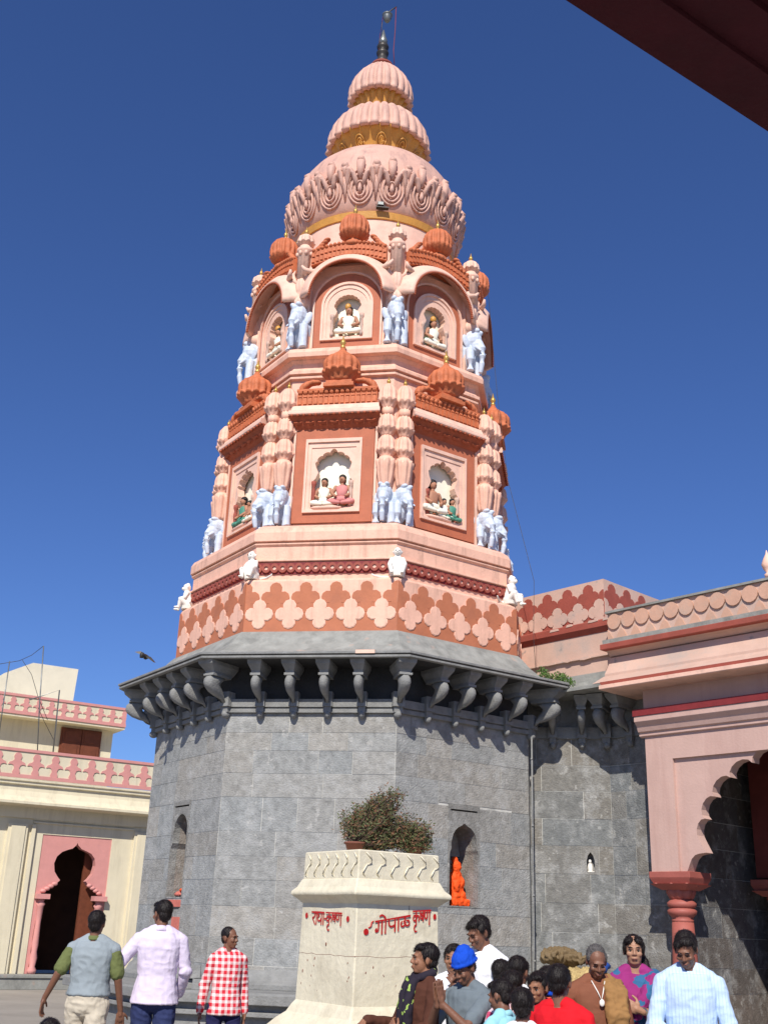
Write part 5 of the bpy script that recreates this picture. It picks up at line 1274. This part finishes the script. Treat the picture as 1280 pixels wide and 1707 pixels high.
def person(lab, top, face, skin='skin', hair='short', hairmat='hair', shirt='shirt', lower='trousers_dark', sleeve='long', lean=0, hyaw=0, hpitch=0, hroll=0,
           arms=None, legs=0., group='visitors in the courtyard', sex='m', wide=1., seed=0, collar=True, extras=None, shirt_name='shirt', hem=.86, beard=False, fine=False, headscale=1.):
    """top = world position of the crown of the head; face = yaw (0 looks at the camera, positive turns to image right)"""
    kk = 1.16 if top[0] < -1.2 and top[1] > 9 else (1.0 if top[0] < -1.2 else 1.10)
    top = (top[0]*kk, top[1]*kk, 1.7+(top[2]-1.7)*kk)
    H = top[2]; s = H/1.75; hs = s*headscale*.94*(1.0 if H > 1.62 else 1.05)
    L = Matrix.Rotation(lean, 3, 'X')           # positive leans forward (towards -y)
    hip = V((0, 0, .95*s))
    def up(p): return rot_about(V(p)*s, hip, L)
    neck = up((0, .0, 1.50)); hc0 = up((0, -.012, 1.60))
    HR = L.to_quaternion() @ Euler((hpitch, hroll, 0)).to_quaternion(); HR = (Matrix.Rotation(hyaw, 3, 'Z') @ (L @ Matrix.Rotation(hpitch, 3, 'X') @ Matrix.Rotation(hroll, 3, 'Y')))
    hb = up((0, -.0, 1.510))
    def hd(p): return hb+HR @ (V(p)*hs)         # head local, origin at the top of the neck, face towards -y
    crown = hd((0, .01, .215))
    # place so that the crown meets the wanted point
    Rz = Matrix.Rotation(face, 3, 'Z')
    off = Rz @ crown
    loc = V((top[0]-off.x, top[1]-off.y, 0)); dz = top[2]-crown.z
    root = bpy.data.objects.new('person', None); COL.objects.link(root); root.location = loc; root.rotation_euler = (0, 0, face); root.empty_display_size = .2
    tag(root, lab, 'person', group)
    sc = 1+dz/top[2]; root.scale = (1, 1, sc) if abs(sc-1) > 1e-4 else (1, 1, 1)
    b = MB()
    # legs
    st = legs
    F = []
    for q in (-1, 1):
        hp = V((q*.095, 0, .92))*s; kn = V((q*.10, -q*st*.16-.01, .49))*s; an_ = V((q*.105, -q*st*.26+.02, .085))*s
        F.append((hp, kn, an_)); b.cap(hp, kn, .082*s*wide, .055*s, n=12); b.cap(kn, an_, .053*s, .036*s, n=12); b.ell(an_+V((0, -.06*s, -.045*s)), (.042*s, .12*s, .038*s)); b.ell(kn.lerp(an_, .3)+V((0, .02*s, 0)), (.05*s, .05*s, .1*s))
    sh = .185*wide if sex == 'm' else .165*wide
    def tor(mb, g=0, z0=.93, neckcut=1.47, hemr=0):
        secs = []
        prof = [(.90, .165, .112), (1.0, .155, .108), (1.10, .145, .10), (1.22, .160, .112), (1.33, .172, .115), (1.40, .165, .098), (1.445, .125, .078), (1.48, .07, .06)]
        if sex == 'f': prof = [(.90, .165, .118), (1.0, .15, .105), (1.10, .122, .09), (1.22, .142, .115), (1.30, .148, .118), (1.39, .15, .088), (1.445, .10, .065), (1.48, .055, .052)]
        for z, rx, ry in prof:
            if z < z0-.001: continue
            if z > neckcut: break
            h_ = hemr*max(0, (1.12-z)/.2)
            p = up((0, .0 if z > 1.3 else -.005, z)); secs.append((p, (rx*wide+g+h_)*s, (ry*wide+g+h_)*s, lean))
        if z0 < .9: 
            secs.insert(0, (V((0, 0, z0*s)) if lean < .2 else up((0, 0, z0)), (.165*wide+g+hemr*1.2)*s, (.112*wide+g+hemr*1.2)*s, lean*.5))
        mb.loft(secs, 24)
    tor(b, 0, .9)
    b.ell(V((0, 0, .92))*s, (.165*s*wide, .11*s*wide, .10*s))
    b.cap(up((0, .012, 1.42)), hd((0, .012, .02)), .058*s, .052*s, n=14)
    # head
    b.ell(hd((0, .018, .125)), (.076*hs, .096*hs, .090*hs), rot=HR.to_euler(), n=18, m=12)
    b.ell(hd((0, -.028, .07)), (.060*hs, .062*hs, .082*hs), rot=HR.to_euler(), n=18, m=12)
    b.ell(hd((0, -.045, .018)), (.040*hs, .040*hs, .026*hs), rot=HR.to_euler(), n=12, m=8)
    b.ell(hd((0, -.078, .122)), (.048*hs, .016*hs, .016*hs), rot=HR.to_euler(), n=12, m=8)
    b.cap(hd((0, -.086, .112)), hd((0, -.103, .078)), .0075*hs, .0115*hs, n=8)
    for q in (-1, 1):
        b.ell(hd((q*.012, -.093, .073)), (.010*hs, .010*hs, .008*hs), n=8, m=6)
        b.ell(hd((q*.040, -.068, .078)), (.022*hs, .02*hs, .02*hs), n=10, m=8)
        b.ell(hd((q*.076, .012, .095)), (.011*hs, .020*hs, .033*hs), rot=HR.to_euler(), n=10, m=8)
    b.ell(hd((0, -.088, .047)), (.025*hs, .012*hs, .008*hs), rot=HR.to_euler(), n=10, m=6); b.ell(hd((0, -.085, .035)), (.021*hs, .012*hs, .009*hs), rot=HR.to_euler(), n=10, m=6)
    # arms
    J = []
    for q, key in ((-1, 'R'), (1, 'L')):
        A_ = (arms or {}).get(key)
        S = up((q*sh, .0, 1.385))
        if A_ is None: el = up((q*(sh+.06), .03, 1.12)); wr = up((q*(sh+.07), -.05, .87)); hdn = V((0, -.1, -1)); pn = V((-q, -.2, 0)); cu = .5
        else:
            el = up(A_[0]); wr = up(A_[1]); hdn = L @ V(A_[2]); pn = L @ V(A_[3]); cu = A_[4] if len(A_) > 4 else .5
        J.append((S, el, wr))
        b.ell(S, (.050*s, .046*s, .046*s)); b.cap(up((q*.05, .01, 1.47)), S, .045*s, .045*s, n=10); b.cap(S, el, .048*s, .038*s, n=12); b.cap(el, wr, .038*s, .025*s, n=12); hand(b, wr, hdn, pn, s*1.02, cu, -q)
    body = sculpt(b, 'body', skin, root, .0052, 3)
    # eyes, brows, lips
    for q in (-1, 1):
        if hpitch < .25:
            e = MB(); e.ell(hd((q*.031, -.0765, .0995)), (.0120*hs, .0068*hs, .0044*hs), rot=HR.to_euler(), n=10, m=6); ey = e.build('eye', 'eyew', root)
            e = MB(); e.ell(hd((q*.030, -.0820, .0995)), (.0066*hs, .0026*hs, .0050*hs), n=8, m=6); e.build('iris', 'eyeb', ey)
        e = MB(); zl = .1035 if hpitch < .25 else .097; e.tube([hd((q*.017, -.0815, zl)), hd((q*.031, -.0830, zl+.002)), hd((q*.046, -.0745, zl-.001))], [.0008*hs, .0018*hs, .0008*hs], 5); e.build('eyelashes', 'eyeb', root)
        e = MB(); e.tube([hd((q*.012, -.093, .122)), hd((q*.031, -.0935, .128)), hd((q*.050, -.080, .122))], [.002*hs, .0036*hs, .0015*hs], 6); e.build('eyebrow', 'eyeb', root)
    e = MB(); e.ell(hd((0, -.0965, .0420)), (.020*hs, .0055*hs, .0065*hs), rot=HR.to_euler(), n=10, m=6); e.build('lip', 'lip', root)
    # hair
    h = MB(); ro = HR.to_euler()
    if hair in ('short', 'crop', 'female'):
        g = .0 if hair == 'short' else -.006
        h.ell(hd((0, .030, .143)), ((.084+g)*hs, (.096+g)*hs, (.086+g)*hs), rot=ro, n=18, m=12)
        h.ell(hd((0, .058, .092)), ((.068+g)*hs, (.055+g)*hs, .064*hs), rot=ro, n=14, m=10)
        if hair == 'short':
            h.ell(hd((.012, -.030, .186)), (.062*hs, .048*hs, .030*hs), rot=ro, n=14, m=8); h.ell(hd((-.03, -.055, .17)), (.035*hs, .025*hs, .02*hs), rot=ro, n=10, m=8)
        for q in (-1, 1): h.ell(hd((q*.070, .0, .135)), (.014*hs, .032*hs, .035*hs), rot=ro, n=10, m=8)
        if hair == 'female':
            for q in (-1, 1): h.ell(hd((q*.036, -.030, .170)), (.040*hs, .052*hs, .034*hs), rot=ro, n=12, m=8); h.ell(hd((q*.066, .0, .125)), (.020*hs, .048*hs, .055*hs), rot=ro, n=12, m=8)
            h.tube([hd((.03, .10, .09)), hd((.075, .09, .02)), hd((.105, .04, -.07)), hd((.11, .01, -.17)), hd((.10, -.005, -.26))], [.035*hs, .042*hs, .036*hs, .03*hs, .012*hs], 10)
    ho = sculpt(h, 'hair', hairmat, root, .0055, 2, .0025 if hair != 'crop' else .001, .03, seed=seed)
    me = ho.data; rnd = random.Random(seed); bm = bmesh.new(); bm.from_mesh(me); bm.faces.ensure_lookup_table(); fl = list(bm.faces); whorl = hd((.01, .05, .23)); cen = hd((0, .03, .11))
    ln = .030*hs if hair != 'crop' else .010*hs
    for _ in range(1500 if hair != 'crop' else 1100):
        f = rnd.choice(fl); p = f.calc_center_median(); n = f.normal.copy()
        d = (p-whorl); d = (d.normalized()*1.0+HR @ V((.25, -.12 if (HR.inverted() @ (p-cen)).y < 0 else .1, -.5))); d = d-n*d.dot(n)
        if d.length < .1: continue
        d = (d.normalized()+V((rnd.gauss(0, .25), rnd.gauss(0, .25), rnd.gauss(0, .25)))); d = (d-n*d.dot(n)).normalized(); sd = d.cross(n)*.0011*hs*rnd.uniform(.7, 1.5)
        l_ = ln*rnd.uniform(.6, 1.3); a0 = p-n*.001; a1 = p+d*l_*.5+n*.0045*rnd.uniform(.4, 1.3); a2 = p+d*l_+n*.0035*rnd.uniform(-.5, 1.4)
        vs = [bm.verts.new(q) for q in (a0-sd, a0+sd, a1-sd, a1+sd, a2)]
        bm.faces.new((vs[0], vs[1], vs[3], vs[2])).smooth = True; bm.faces.new((vs[2], vs[3], vs[4])).smooth = True
    bm.to_mesh(me); bm.free()
    # clothes
    c = MB(); tor(c, .017, hem, 1.475, .02)
    for (S, el, wr) in J:
        c.ell(S, (.058*s, .056*s, .054*s)); c.cap(up((-.05 if S.x < 0 else .05, .012, 1.462)), S, .052*s, .054*s, n=12)
        if sleeve == 'long': c.cap(S, el, .057*s, .050*s, n=14); c.cap(el, el.lerp(wr, .96), .053*s, .036*s, n=14); c.ell(el+V((0, .01*s, 0)), (.056*s, .056*s, .05*s))
        elif sleeve == 'short': c.cap(S, S.lerp(el, .72), .057*s, .058*s, n=14)
        elif sleeve == 'none': pass
    if collar: c.loft([(up((0, .012, 1.42)), .10*s, .085*s), (up((0, .014, 1.46)), .074*s, .066*s)], 16)
    if collar:
        k_ = MB(); vs = []; n = 22
        for i in range(n+1):
            a = RD(16)+(2*pi-RD(32))*i/n; fr = (1-cos(a))/2       # 0 at the front, 1 at the nape
            zt = 1.462+.046*fr; zb = zt-.040-.012*(1-fr)
            for (rx, ry, z) in ((.060, .056, zt), (.064, .060, zt+.003), (.080+.006*(1-fr), .074+.010*(1-fr), zb), (.074, .068, zb-.002)): vs.append(up((rx*sin(a), .012-ry*cos(a), z)))
        k_.add(vs, [(i*4+j, i*4+(j+1) % 4, i*4+4+(j+1) % 4, i*4+4+j) for i in range(n) for j in range(4)]+[(0, 1, 2, 3), (n*4+3, n*4+2, n*4+1, n*4)], 0, True)
        k_.build('shirt_collar', shirt, root)
    if shirt: sculpt(c, shirt_name, shirt, root, .0065, 3, .0070, .105, seed=seed, bias=.6)
    t = MB()
    t.ell(V((0, 0, .93))*s, (.178*s*wide, .125*s*wide, .13*s)); t.loft([(V((0, 0, .86*s)), .165*s*wide, .115*s), (V((0, 0, .97*s)), .17*s*wide, .12*s*wide), (V((0, 0, 1.03*s)), .162*s*wide, .115*s*wide)], 20)
    for hp, kn, an_ in F: t.cap(hp, kn, .098*s*wide, .072*s, n=14); t.cap(kn, an_+V((0, 0, .02)), .072*s, .058*s, n=14)
    sculpt(t, 'trousers', lower, root, .009, 3, .010, .09, seed=seed+3, bias=.4)
    f = MB()
    for hp, kn, an_ in F: f.ell(an_+V((0, -.055*s, -.05*s)), (.052*s, .135*s, .045*s)); f.box(an_.x-.045*s, an_.x+.045*s, an_.y-.17*s, an_.y+.07*s, .0, .022)
    f.build('shoes', 'shoe', root)
    if extras: extras(root, up, hd, s, J, F, L, HR, hs)
    return root
M['shoe'] = mat('brown_leather_shoe', (.06, .035, .025), .5, .2, 10, .1, 30)
M['sweater'] = cloth('grey_knit_sweater', (.27, .31, .33))
M['olive'] = cloth('olive_green_cotton', (.13, .15, .055))
M['khaki'] = cloth('beige_cotton', (.52, .46, .36))
M['lilac'] = cloth('pale_lilac_cotton', (.66, .58, .72))
M['jeans'] = cloth('dark_blue_denim', (.03, .04, .11))
M['plaid'] = cloth('red_white_check', (.80, .72, .70), (.62, .03, .05), 'check', 17.)
M['darkt'] = cloth('charcoal_cotton', (.03, .03, .04))
M['brownj'] = cloth('dark_brown_jacket', (.085, .032, .02))
M['scarf'] = cloth('black_patterned_scarf', (.025, .02, .03), (.32, .45, .10), 'blob', 17., thick=.60)
M['greys'] = cloth('slate_grey_cotton', (.15, .18, .20))
M['capb'] = cloth('royal_blue_knit', (.01, .07, .50))
M['whites'] = cloth('white_cotton', (.76, .76, .78))
M['tie'] = cloth('grey_tie', (.20, .26, .30))
M['reds'] = cloth('bright_red_cotton', (.62, .012, .02))
M['redn'] = cloth('deep_red_cotton', (.50, .012, .02))
M['navy'] = cloth('navy_cotton', (.02, .02, .07))
M['oranges'] = cloth('coral_orange_cotton', (.75, .13, .07))
M['cyan'] = cloth('light_cyan_cotton', (.30, .60, .66))
M['pinks'] = cloth('pink_white_print', (.75, .55, .58), (.6, .08, .16), 'blob', 22., thick=.52)
M['shawl'] = cloth('rust_brown_wool', (.25, .10, .045))
M['shawl2'] = cloth('tan_wool_shawl', (.30, .16, .06))
M['kurta'] = cloth('brown_kurta', (.21, .08, .045))
M['purple'] = cloth('purple_blue_print', (.28, .03, .16), (.04, .13, .26), 'blob', 9., thick=.52)
M['bluej'] = cloth('blue_print_skirt', (.06, .12, .22), (.18, .22, .34), 'blob', 30., thick=.55)
M['lightblue'] = cloth('light_blue_striped_cotton', (.52, .66, .84), (.44, .57, .78), 'stripe', 45., thick=.3)
M['plastic'] = mat('white_plastic_bag', (.62, .62, .66), .35, .1, 9, .5, 25, spec=.5)
M['watch'] = mat('steel_watch', (.6, .55, .4), .25, .1, 9, 0, metal=.9)
RA = {}
D = pi     # back turned
def ex_collar_small(*a): pass
# 1 man in grey sweater, walking away, arms swung
def ex(root, up, hd, s, J, F, L, HR, hs):
    c = MB()
    k_ = MB(); k_.loft([(up((0, .014, 1.462)), .078*s, .066*s), (up((0, .014, 1.485)), .070*s, .062*s), (up((0, .016, 1.502)), .064*s, .058*s)], 16); sculpt(k_, 'shirt_collar', 'olive', root, .007, 2)
    for (S, el, wr) in J:
        c.cap(S+(el-S)*.1, S.lerp(el, .80), .056*s, .062*s, n=14); sculpt(c, 'shirt_sleeve', 'olive', root, .008, 2, .007, .06, bias=.4); c = MB()
person('man in a grey sleeveless sweater and beige trousers walking away at the far left', (-2.22, 9.5, 1.745), D-.05, 'skind', shirt='sweater', shirt_name='sweater', lower='khaki', sleeve='none', legs=.5, wide=1.06, seed=1, collar=False, hem=.93,
       arms={'L': ((.28, .08, 1.18), (.40, .02, .96), (.25, -.1, -1), (-1, 0, 0), .5), 'R': ((-.26, -.0, 1.14), (-.29, -.10, .87), (.0, -.15, -1), (.3, -1, 0), .5)}, extras=ex)
# 2 man in pale lilac shirt
person('man in a pale lilac shirt and dark jeans seen from behind, arm stretched left', (-1.73, 9.7, 1.845), D+.15, 'skind', shirt='lilac', lower='jeans', legs=.25, wide=1.0, seed=2, hyaw=.55, hpitch=.1, hem=.88,
       arms={'L': ((.33, .02, 1.20), (.52, -.06, 1.03), (.8, -.1, -.5), (0, -.2, -1), .7), 'R': ((-.25, -.02, 1.14), (-.21, -.16, .95), (.2, -.8, -.5), (.8, 0, 0), .6)})
# 3 boy in checked shirt
person('boy in a red and white checked shirt looking right', (-1.235, 10.4, 1.655), .35, 'skind', hair='crop', shirt='plaid', lower='navy', legs=.2, wide=.84, seed=3, hyaw=.75, hpitch=.05, hem=.86,
       arms={'L': ((.21, .06, 1.13), (.23, .03, .88), (.0, -.1, -1), (-1, -.2, 0), .5), 'R': ((-.22, .05, 1.13), (-.25, .05, .88), (-.1, -.1, -1), (1, -.2, 0), .5)})
# 4 child at lower left
person('child showing only black hair at the bottom left edge', (-1.65, 6.3, 1.19), D, 'skind', shirt='whites', seed=4, wide=.9, lower='darkt')
# 5 boy in brown jacket with scarf
def ex(root, up, hd, s, J, F, L, HR, hs):
    c = MB()
    c.tube([up((0, -.075, 1.47)), up((.07, -.04, 1.49)), up((.085, .04, 1.52)), up((0, .09, 1.54)), up((-.085, .04, 1.52)), up((-.07, -.04, 1.49)), up((0, -.08, 1.46))], .034*s, 10)
    c.tube([up((.05, -.09, 1.48)), up((.055, -.135, 1.40)), up((.06, -.16, 1.25)), up((.06, -.16, 1.10))], [.035*s, .045*s, .05*s, .045*s], 10)
    c.tube([up((-.05, -.09, 1.48)), up((-.04, -.135, 1.38)), up((-.03, -.16, 1.22)), up((-.03, -.155, 1.02))], [.035*s, .045*s, .05*s, .045*s], 10)
    sculpt(c, 'scarf', 'scarf', root, .008, 2, .006, .05)
person('boy in a dark brown jacket and black patterned scarf looking left', (.375, 7.6, 1.61), -1.15, 'skin', shirt='brownj', shirt_name='jacket', lower='darkt', seed=5, hyaw=-.25, hpitch=-.03, wide=1.02, hem=.80,
       collar=False, arms={'L': ((.23, -.06, 1.14), (.07, -.24, 1.10), (-.7, -.25, .5), (-.2, 1, 0), .8), 'R': ((-.25, -.10, 1.13), (-.20, -.38, 1.17), (-.1, -.8, -.5), (0, .3, -1), .9)}, extras=ex)
# 6 boy half hidden behind
person('boy with dark fringe half hidden behind the boy in the blue cap', (.61, 8.35, 1.60), -.1, 'skin', shirt='whites', lower='darkt', seed=6, hyaw=-.2, wide=.95)
# 7 boy in blue cap praying
def ex(root, up, hd, s, J, F, L, HR, hs):
    c = MB(); ro = HR.to_euler()
    c.ell(hd((0, .020, .168)), (.092*hs, .108*hs, .075*hs), rot=ro, n=18, m=12); c.ell(hd((0, .035, .205)), (.065*hs, .075*hs, .06*hs), rot=ro, n=16, m=10)
    c.tube([hd((.088*cos(t*pi/8), .016+.104*sin(t*pi/8), .140-.010*sin(t*pi/8))) for t in range(17)], .015*hs, 8)
    sculpt(c, 'knit_cap', 'capb', root, .006, 2, .004, .02)
person('boy in a bright blue knit cap and slate shirt, hands joined in prayer', (.585, 7.4, 1.565), -.75, 'skind', hair='crop', shirt='greys', sleeve='short', lower='jeans', seed=7, hyaw=-.1, hpitch=.42, lean=.06, wide=1.02,
       arms={'L': ((.17, -.26, 1.22), (.022, -.36, 1.38), (-.05, -.1, 1), (-1, 0, 0), .05), 'R': ((-.17, -.26, 1.22), (-.022, -.36, 1.38), (.05, -.1, 1), (1, 0, 0), .05)}, extras=ex)
# 8 man with white shirt and tie
def ex(root, up, hd, s, J, F, L, HR, hs):
    c = MB(); c.tube([up((0, -.085, 1.455)), up((0, -.125, 1.40)), up((0, -.148, 1.25)), up((0, -.145, 1.08)), up((0, -.14, 1.0))], [.018*s, .016*s, .026*s, .034*s, .008*s], 8); c.build('tie', 'tie', root)
    S, el, wr = J[1]; c = MB(); d = (wr-el).normalized(); c.cap(wr-d*.012, wr+d*.004, .036*s, .036*s, n=14); c.build('wristwatch', 'watch', root)
person('tall man in a white shirt and grey tie, hands joined at his chest', (.755, 8.3, 1.785), -.85, 'skind', shirt='whites', lower='darkt', seed=8, hyaw=-.15, hpitch=.32, lean=.12, wide=1.02,
       arms={'L': ((.23, -.13, 1.14), (.06, -.32, 1.24), (-.5, -.2, .8), (-.8, .3, 0), .5), 'R': ((-.23, -.13, 1.14), (-.05, -.32, 1.24), (.5, -.2, .8), (.8, .3, 0), .5)}, extras=ex)
# 9-13 crowd of boys seen from behind
person('boy with a white collar turned away, between the tall white-shirted man and the pipe', (1.005, 7.8, 1.545), D-.7, 'skind', shirt='whites', lower='darkt', seed=9, hyaw=.1, hpitch=.1)
person('boy in slate grey, dark head just left of the white-collared boy by the pipe', (.93, 8.15, 1.515), D-.3, 'skind', shirt='greys', lower='darkt', seed=10, hyaw=-.3)
person('boy in a light cyan shirt bowed to the left', (.775, 7.0, 1.43), D+.9, 'skind', shirt='cyan', lower='darkt', seed=11, hpitch=.25, hyaw=.0, wide=.95)
person('boy in a pink and white printed shirt seen from behind', (.885, 7.3, 1.47), D+.5, 'skind', shirt='pinks', lower='darkt', seed=12, hpitch=.1, wide=.95)
person('nearest boy seen from behind, large dark head at the bottom edge of the crowd', (.815, 6.2, 1.425), D-.25, 'skind', shirt='whites', lower='darkt', seed=13, hpitch=.0, wide=.95)
# 14
def exn(m):
    def ex(root, up, hd, s, J, F, L, HR, hs):
        c = MB(); c.tube([up((.0, -.078, 1.462)), up((.07, -.03, 1.488)), up((.085, .03, 1.512)), up((0, .085, 1.53)), up((-.085, .03, 1.512)), up((-.07, -.03, 1.488)), up((0, -.078, 1.462))], .022*s, 8); sculpt(c, 'collar', m, root, .006, 2)
    return ex
person('boy in a dark red shirt with navy collar, face lit, glancing down left', (1.03, 7.15, 1.475), -.55, 'skin', shirt='redn', lower='darkt', seed=14, hpitch=.15, hyaw=-.1, extras=exn('navy'))
# 15
person('boy with thick black hair in a plain bright red shirt, turned away', (1.075, 6.6, 1.535), D-.55, 'skind', shirt='reds', lower='darkt', seed=15, hyaw=.15, wide=1.0, collar=False)
# 16
person('boy in a coral orange shirt mostly hidden behind the boy in bright red', (1.15, 7.5, 1.50), D-.2, 'skin', shirt='oranges', lower='darkt', seed=16, extras=exn('capb'), wide=1.0)
# 17 old man
def ex(root, up, hd, s, J, F, L, HR, hs):
    c = MB()
    for dx in (0, .03, .06, .09):
        c.tube([up((.10+dx*.9, .14, 1.15)), up((.10+dx*.9, .12, 1.38)), up((.085+dx*.9, .04, 1.485-dx*.35)), up((.075+dx, -.10, 1.42-dx*.2)), up((.07+dx, -.165, 1.25)), up((.07+dx, -.16, 1.0)), up((.07+dx, -.15, .75))], [.035*s]*7, 10)
    sculpt(c, 'shawl', 'shawl2', root, .009, 3, .012, .06, bias=.4)
    c = MB(); c.tube([up((.05, -.07, 1.47)), up((.02, -.13, 1.40)), up((.0, -.155, 1.345)), up((-.02, -.13, 1.40)), up((-.05, -.07, 1.47))], .004, 6); c.ell(up((0, -.165, 1.33)), (.02*s, .010*s, .025*s)); c.build('pendant', 'white', root)
person('old man with cropped grey hair, brown kurta and tan shawl, head bowed', (1.45, 7.4, 1.63), .05, 'skind', hair='crop', hairmat='greyhair', shirt='kurta', shirt_name='kurta', lower='khaki', seed=17, hpitch=.42, wide=.96, hem=.6, extras=ex)
# 18 woman
def ex(root, up, hd, s, J, F, L, HR, hs):
    c = MB(); c.loft([(V((0, 0, .35*s)), .24*s, .2*s), (V((0, 0, .7*s)), .20*s, .16*s), (V((0, 0, .95*s)), .17*s, .125*s), (V((0, 0, 1.04*s)), .14*s, .105*s)], 24); sculpt(c, 'skirt', 'bluej', root, .01, 3, .012, .08)
    S, el, wr = J[1]; d = (wr-el).normalized(); c = MB(); c.cap(wr-d*.035, wr-d*.02, .029*s, .029*s, n=14); c.build('wristwatch', 'watch', root)
    c = MB(); c.tube([up((.14, .10, 1.30)), up((.15, .05, 1.44)), up((.12, -.07, 1.42)), up((.06, -.14, 1.32)), up((-.02, -.16, 1.20)), up((-.10, -.14, 1.12))], [.05*s, .06*s, .06*s, .055*s, .05*s, .03*s], 10); sculpt(c, 'draped_scarf', 'purple', root, .008, 3, .007, .04)
person('young woman with long dark hair and purple and blue printed top', (1.75, 7.7, 1.71), -.1, 'skinl', hair='female', shirt='purple', shirt_name='top', lower='bluej', sleeve='none', seed=18, sex='f', hyaw=-.08, hem=.95, collar=False,
       arms={'L': ((.25, -.03, 1.17), (.0, -.22, 1.22), (-.9, -.1, .35), (0, 1, 0), .5), 'R': ((-.24, .02, 1.15), (-.22, -.06, .88), (0, -.2, -1), (1, 0, 0), .4)}, extras=ex)
# 19 man in light blue shirt with plastic bag
def ex(root, up, hd, s, J, F, L, HR, hs):
    c = MB(); p = J[1][2].lerp(J[0][2], .5)+V((0, -.10, -.12)); c.ell(p, (.10, .05, .11)); c.ell(p+V((.02, 0, .1)), (.04, .03, .06)); c.ell(p+V((-.05, 0, -.05)), (.07, .05, .08)); sculpt(c, 'plastic_bag', 'plastic', root, .006, 1, .02, .04)
person('man in a light blue striped shirt looking down at a white plastic bag', (1.95, 7.2, 1.725), -.18, 'skind', shirt='lightblue', lower='darkt', seed=19, hpitch=.42, hyaw=-.30, lean=.05, wide=.98,
       arms={'L': ((.25, -.06, 1.12), (.10, -.26, 1.03), (-.8, -.4, -.1), (0, .3, -1), .7), 'R': ((-.25, -.06, 1.12), (-.08, -.27, 1.05), (.8, -.4, -.1), (0, .3, -1), .7)}, extras=ex)
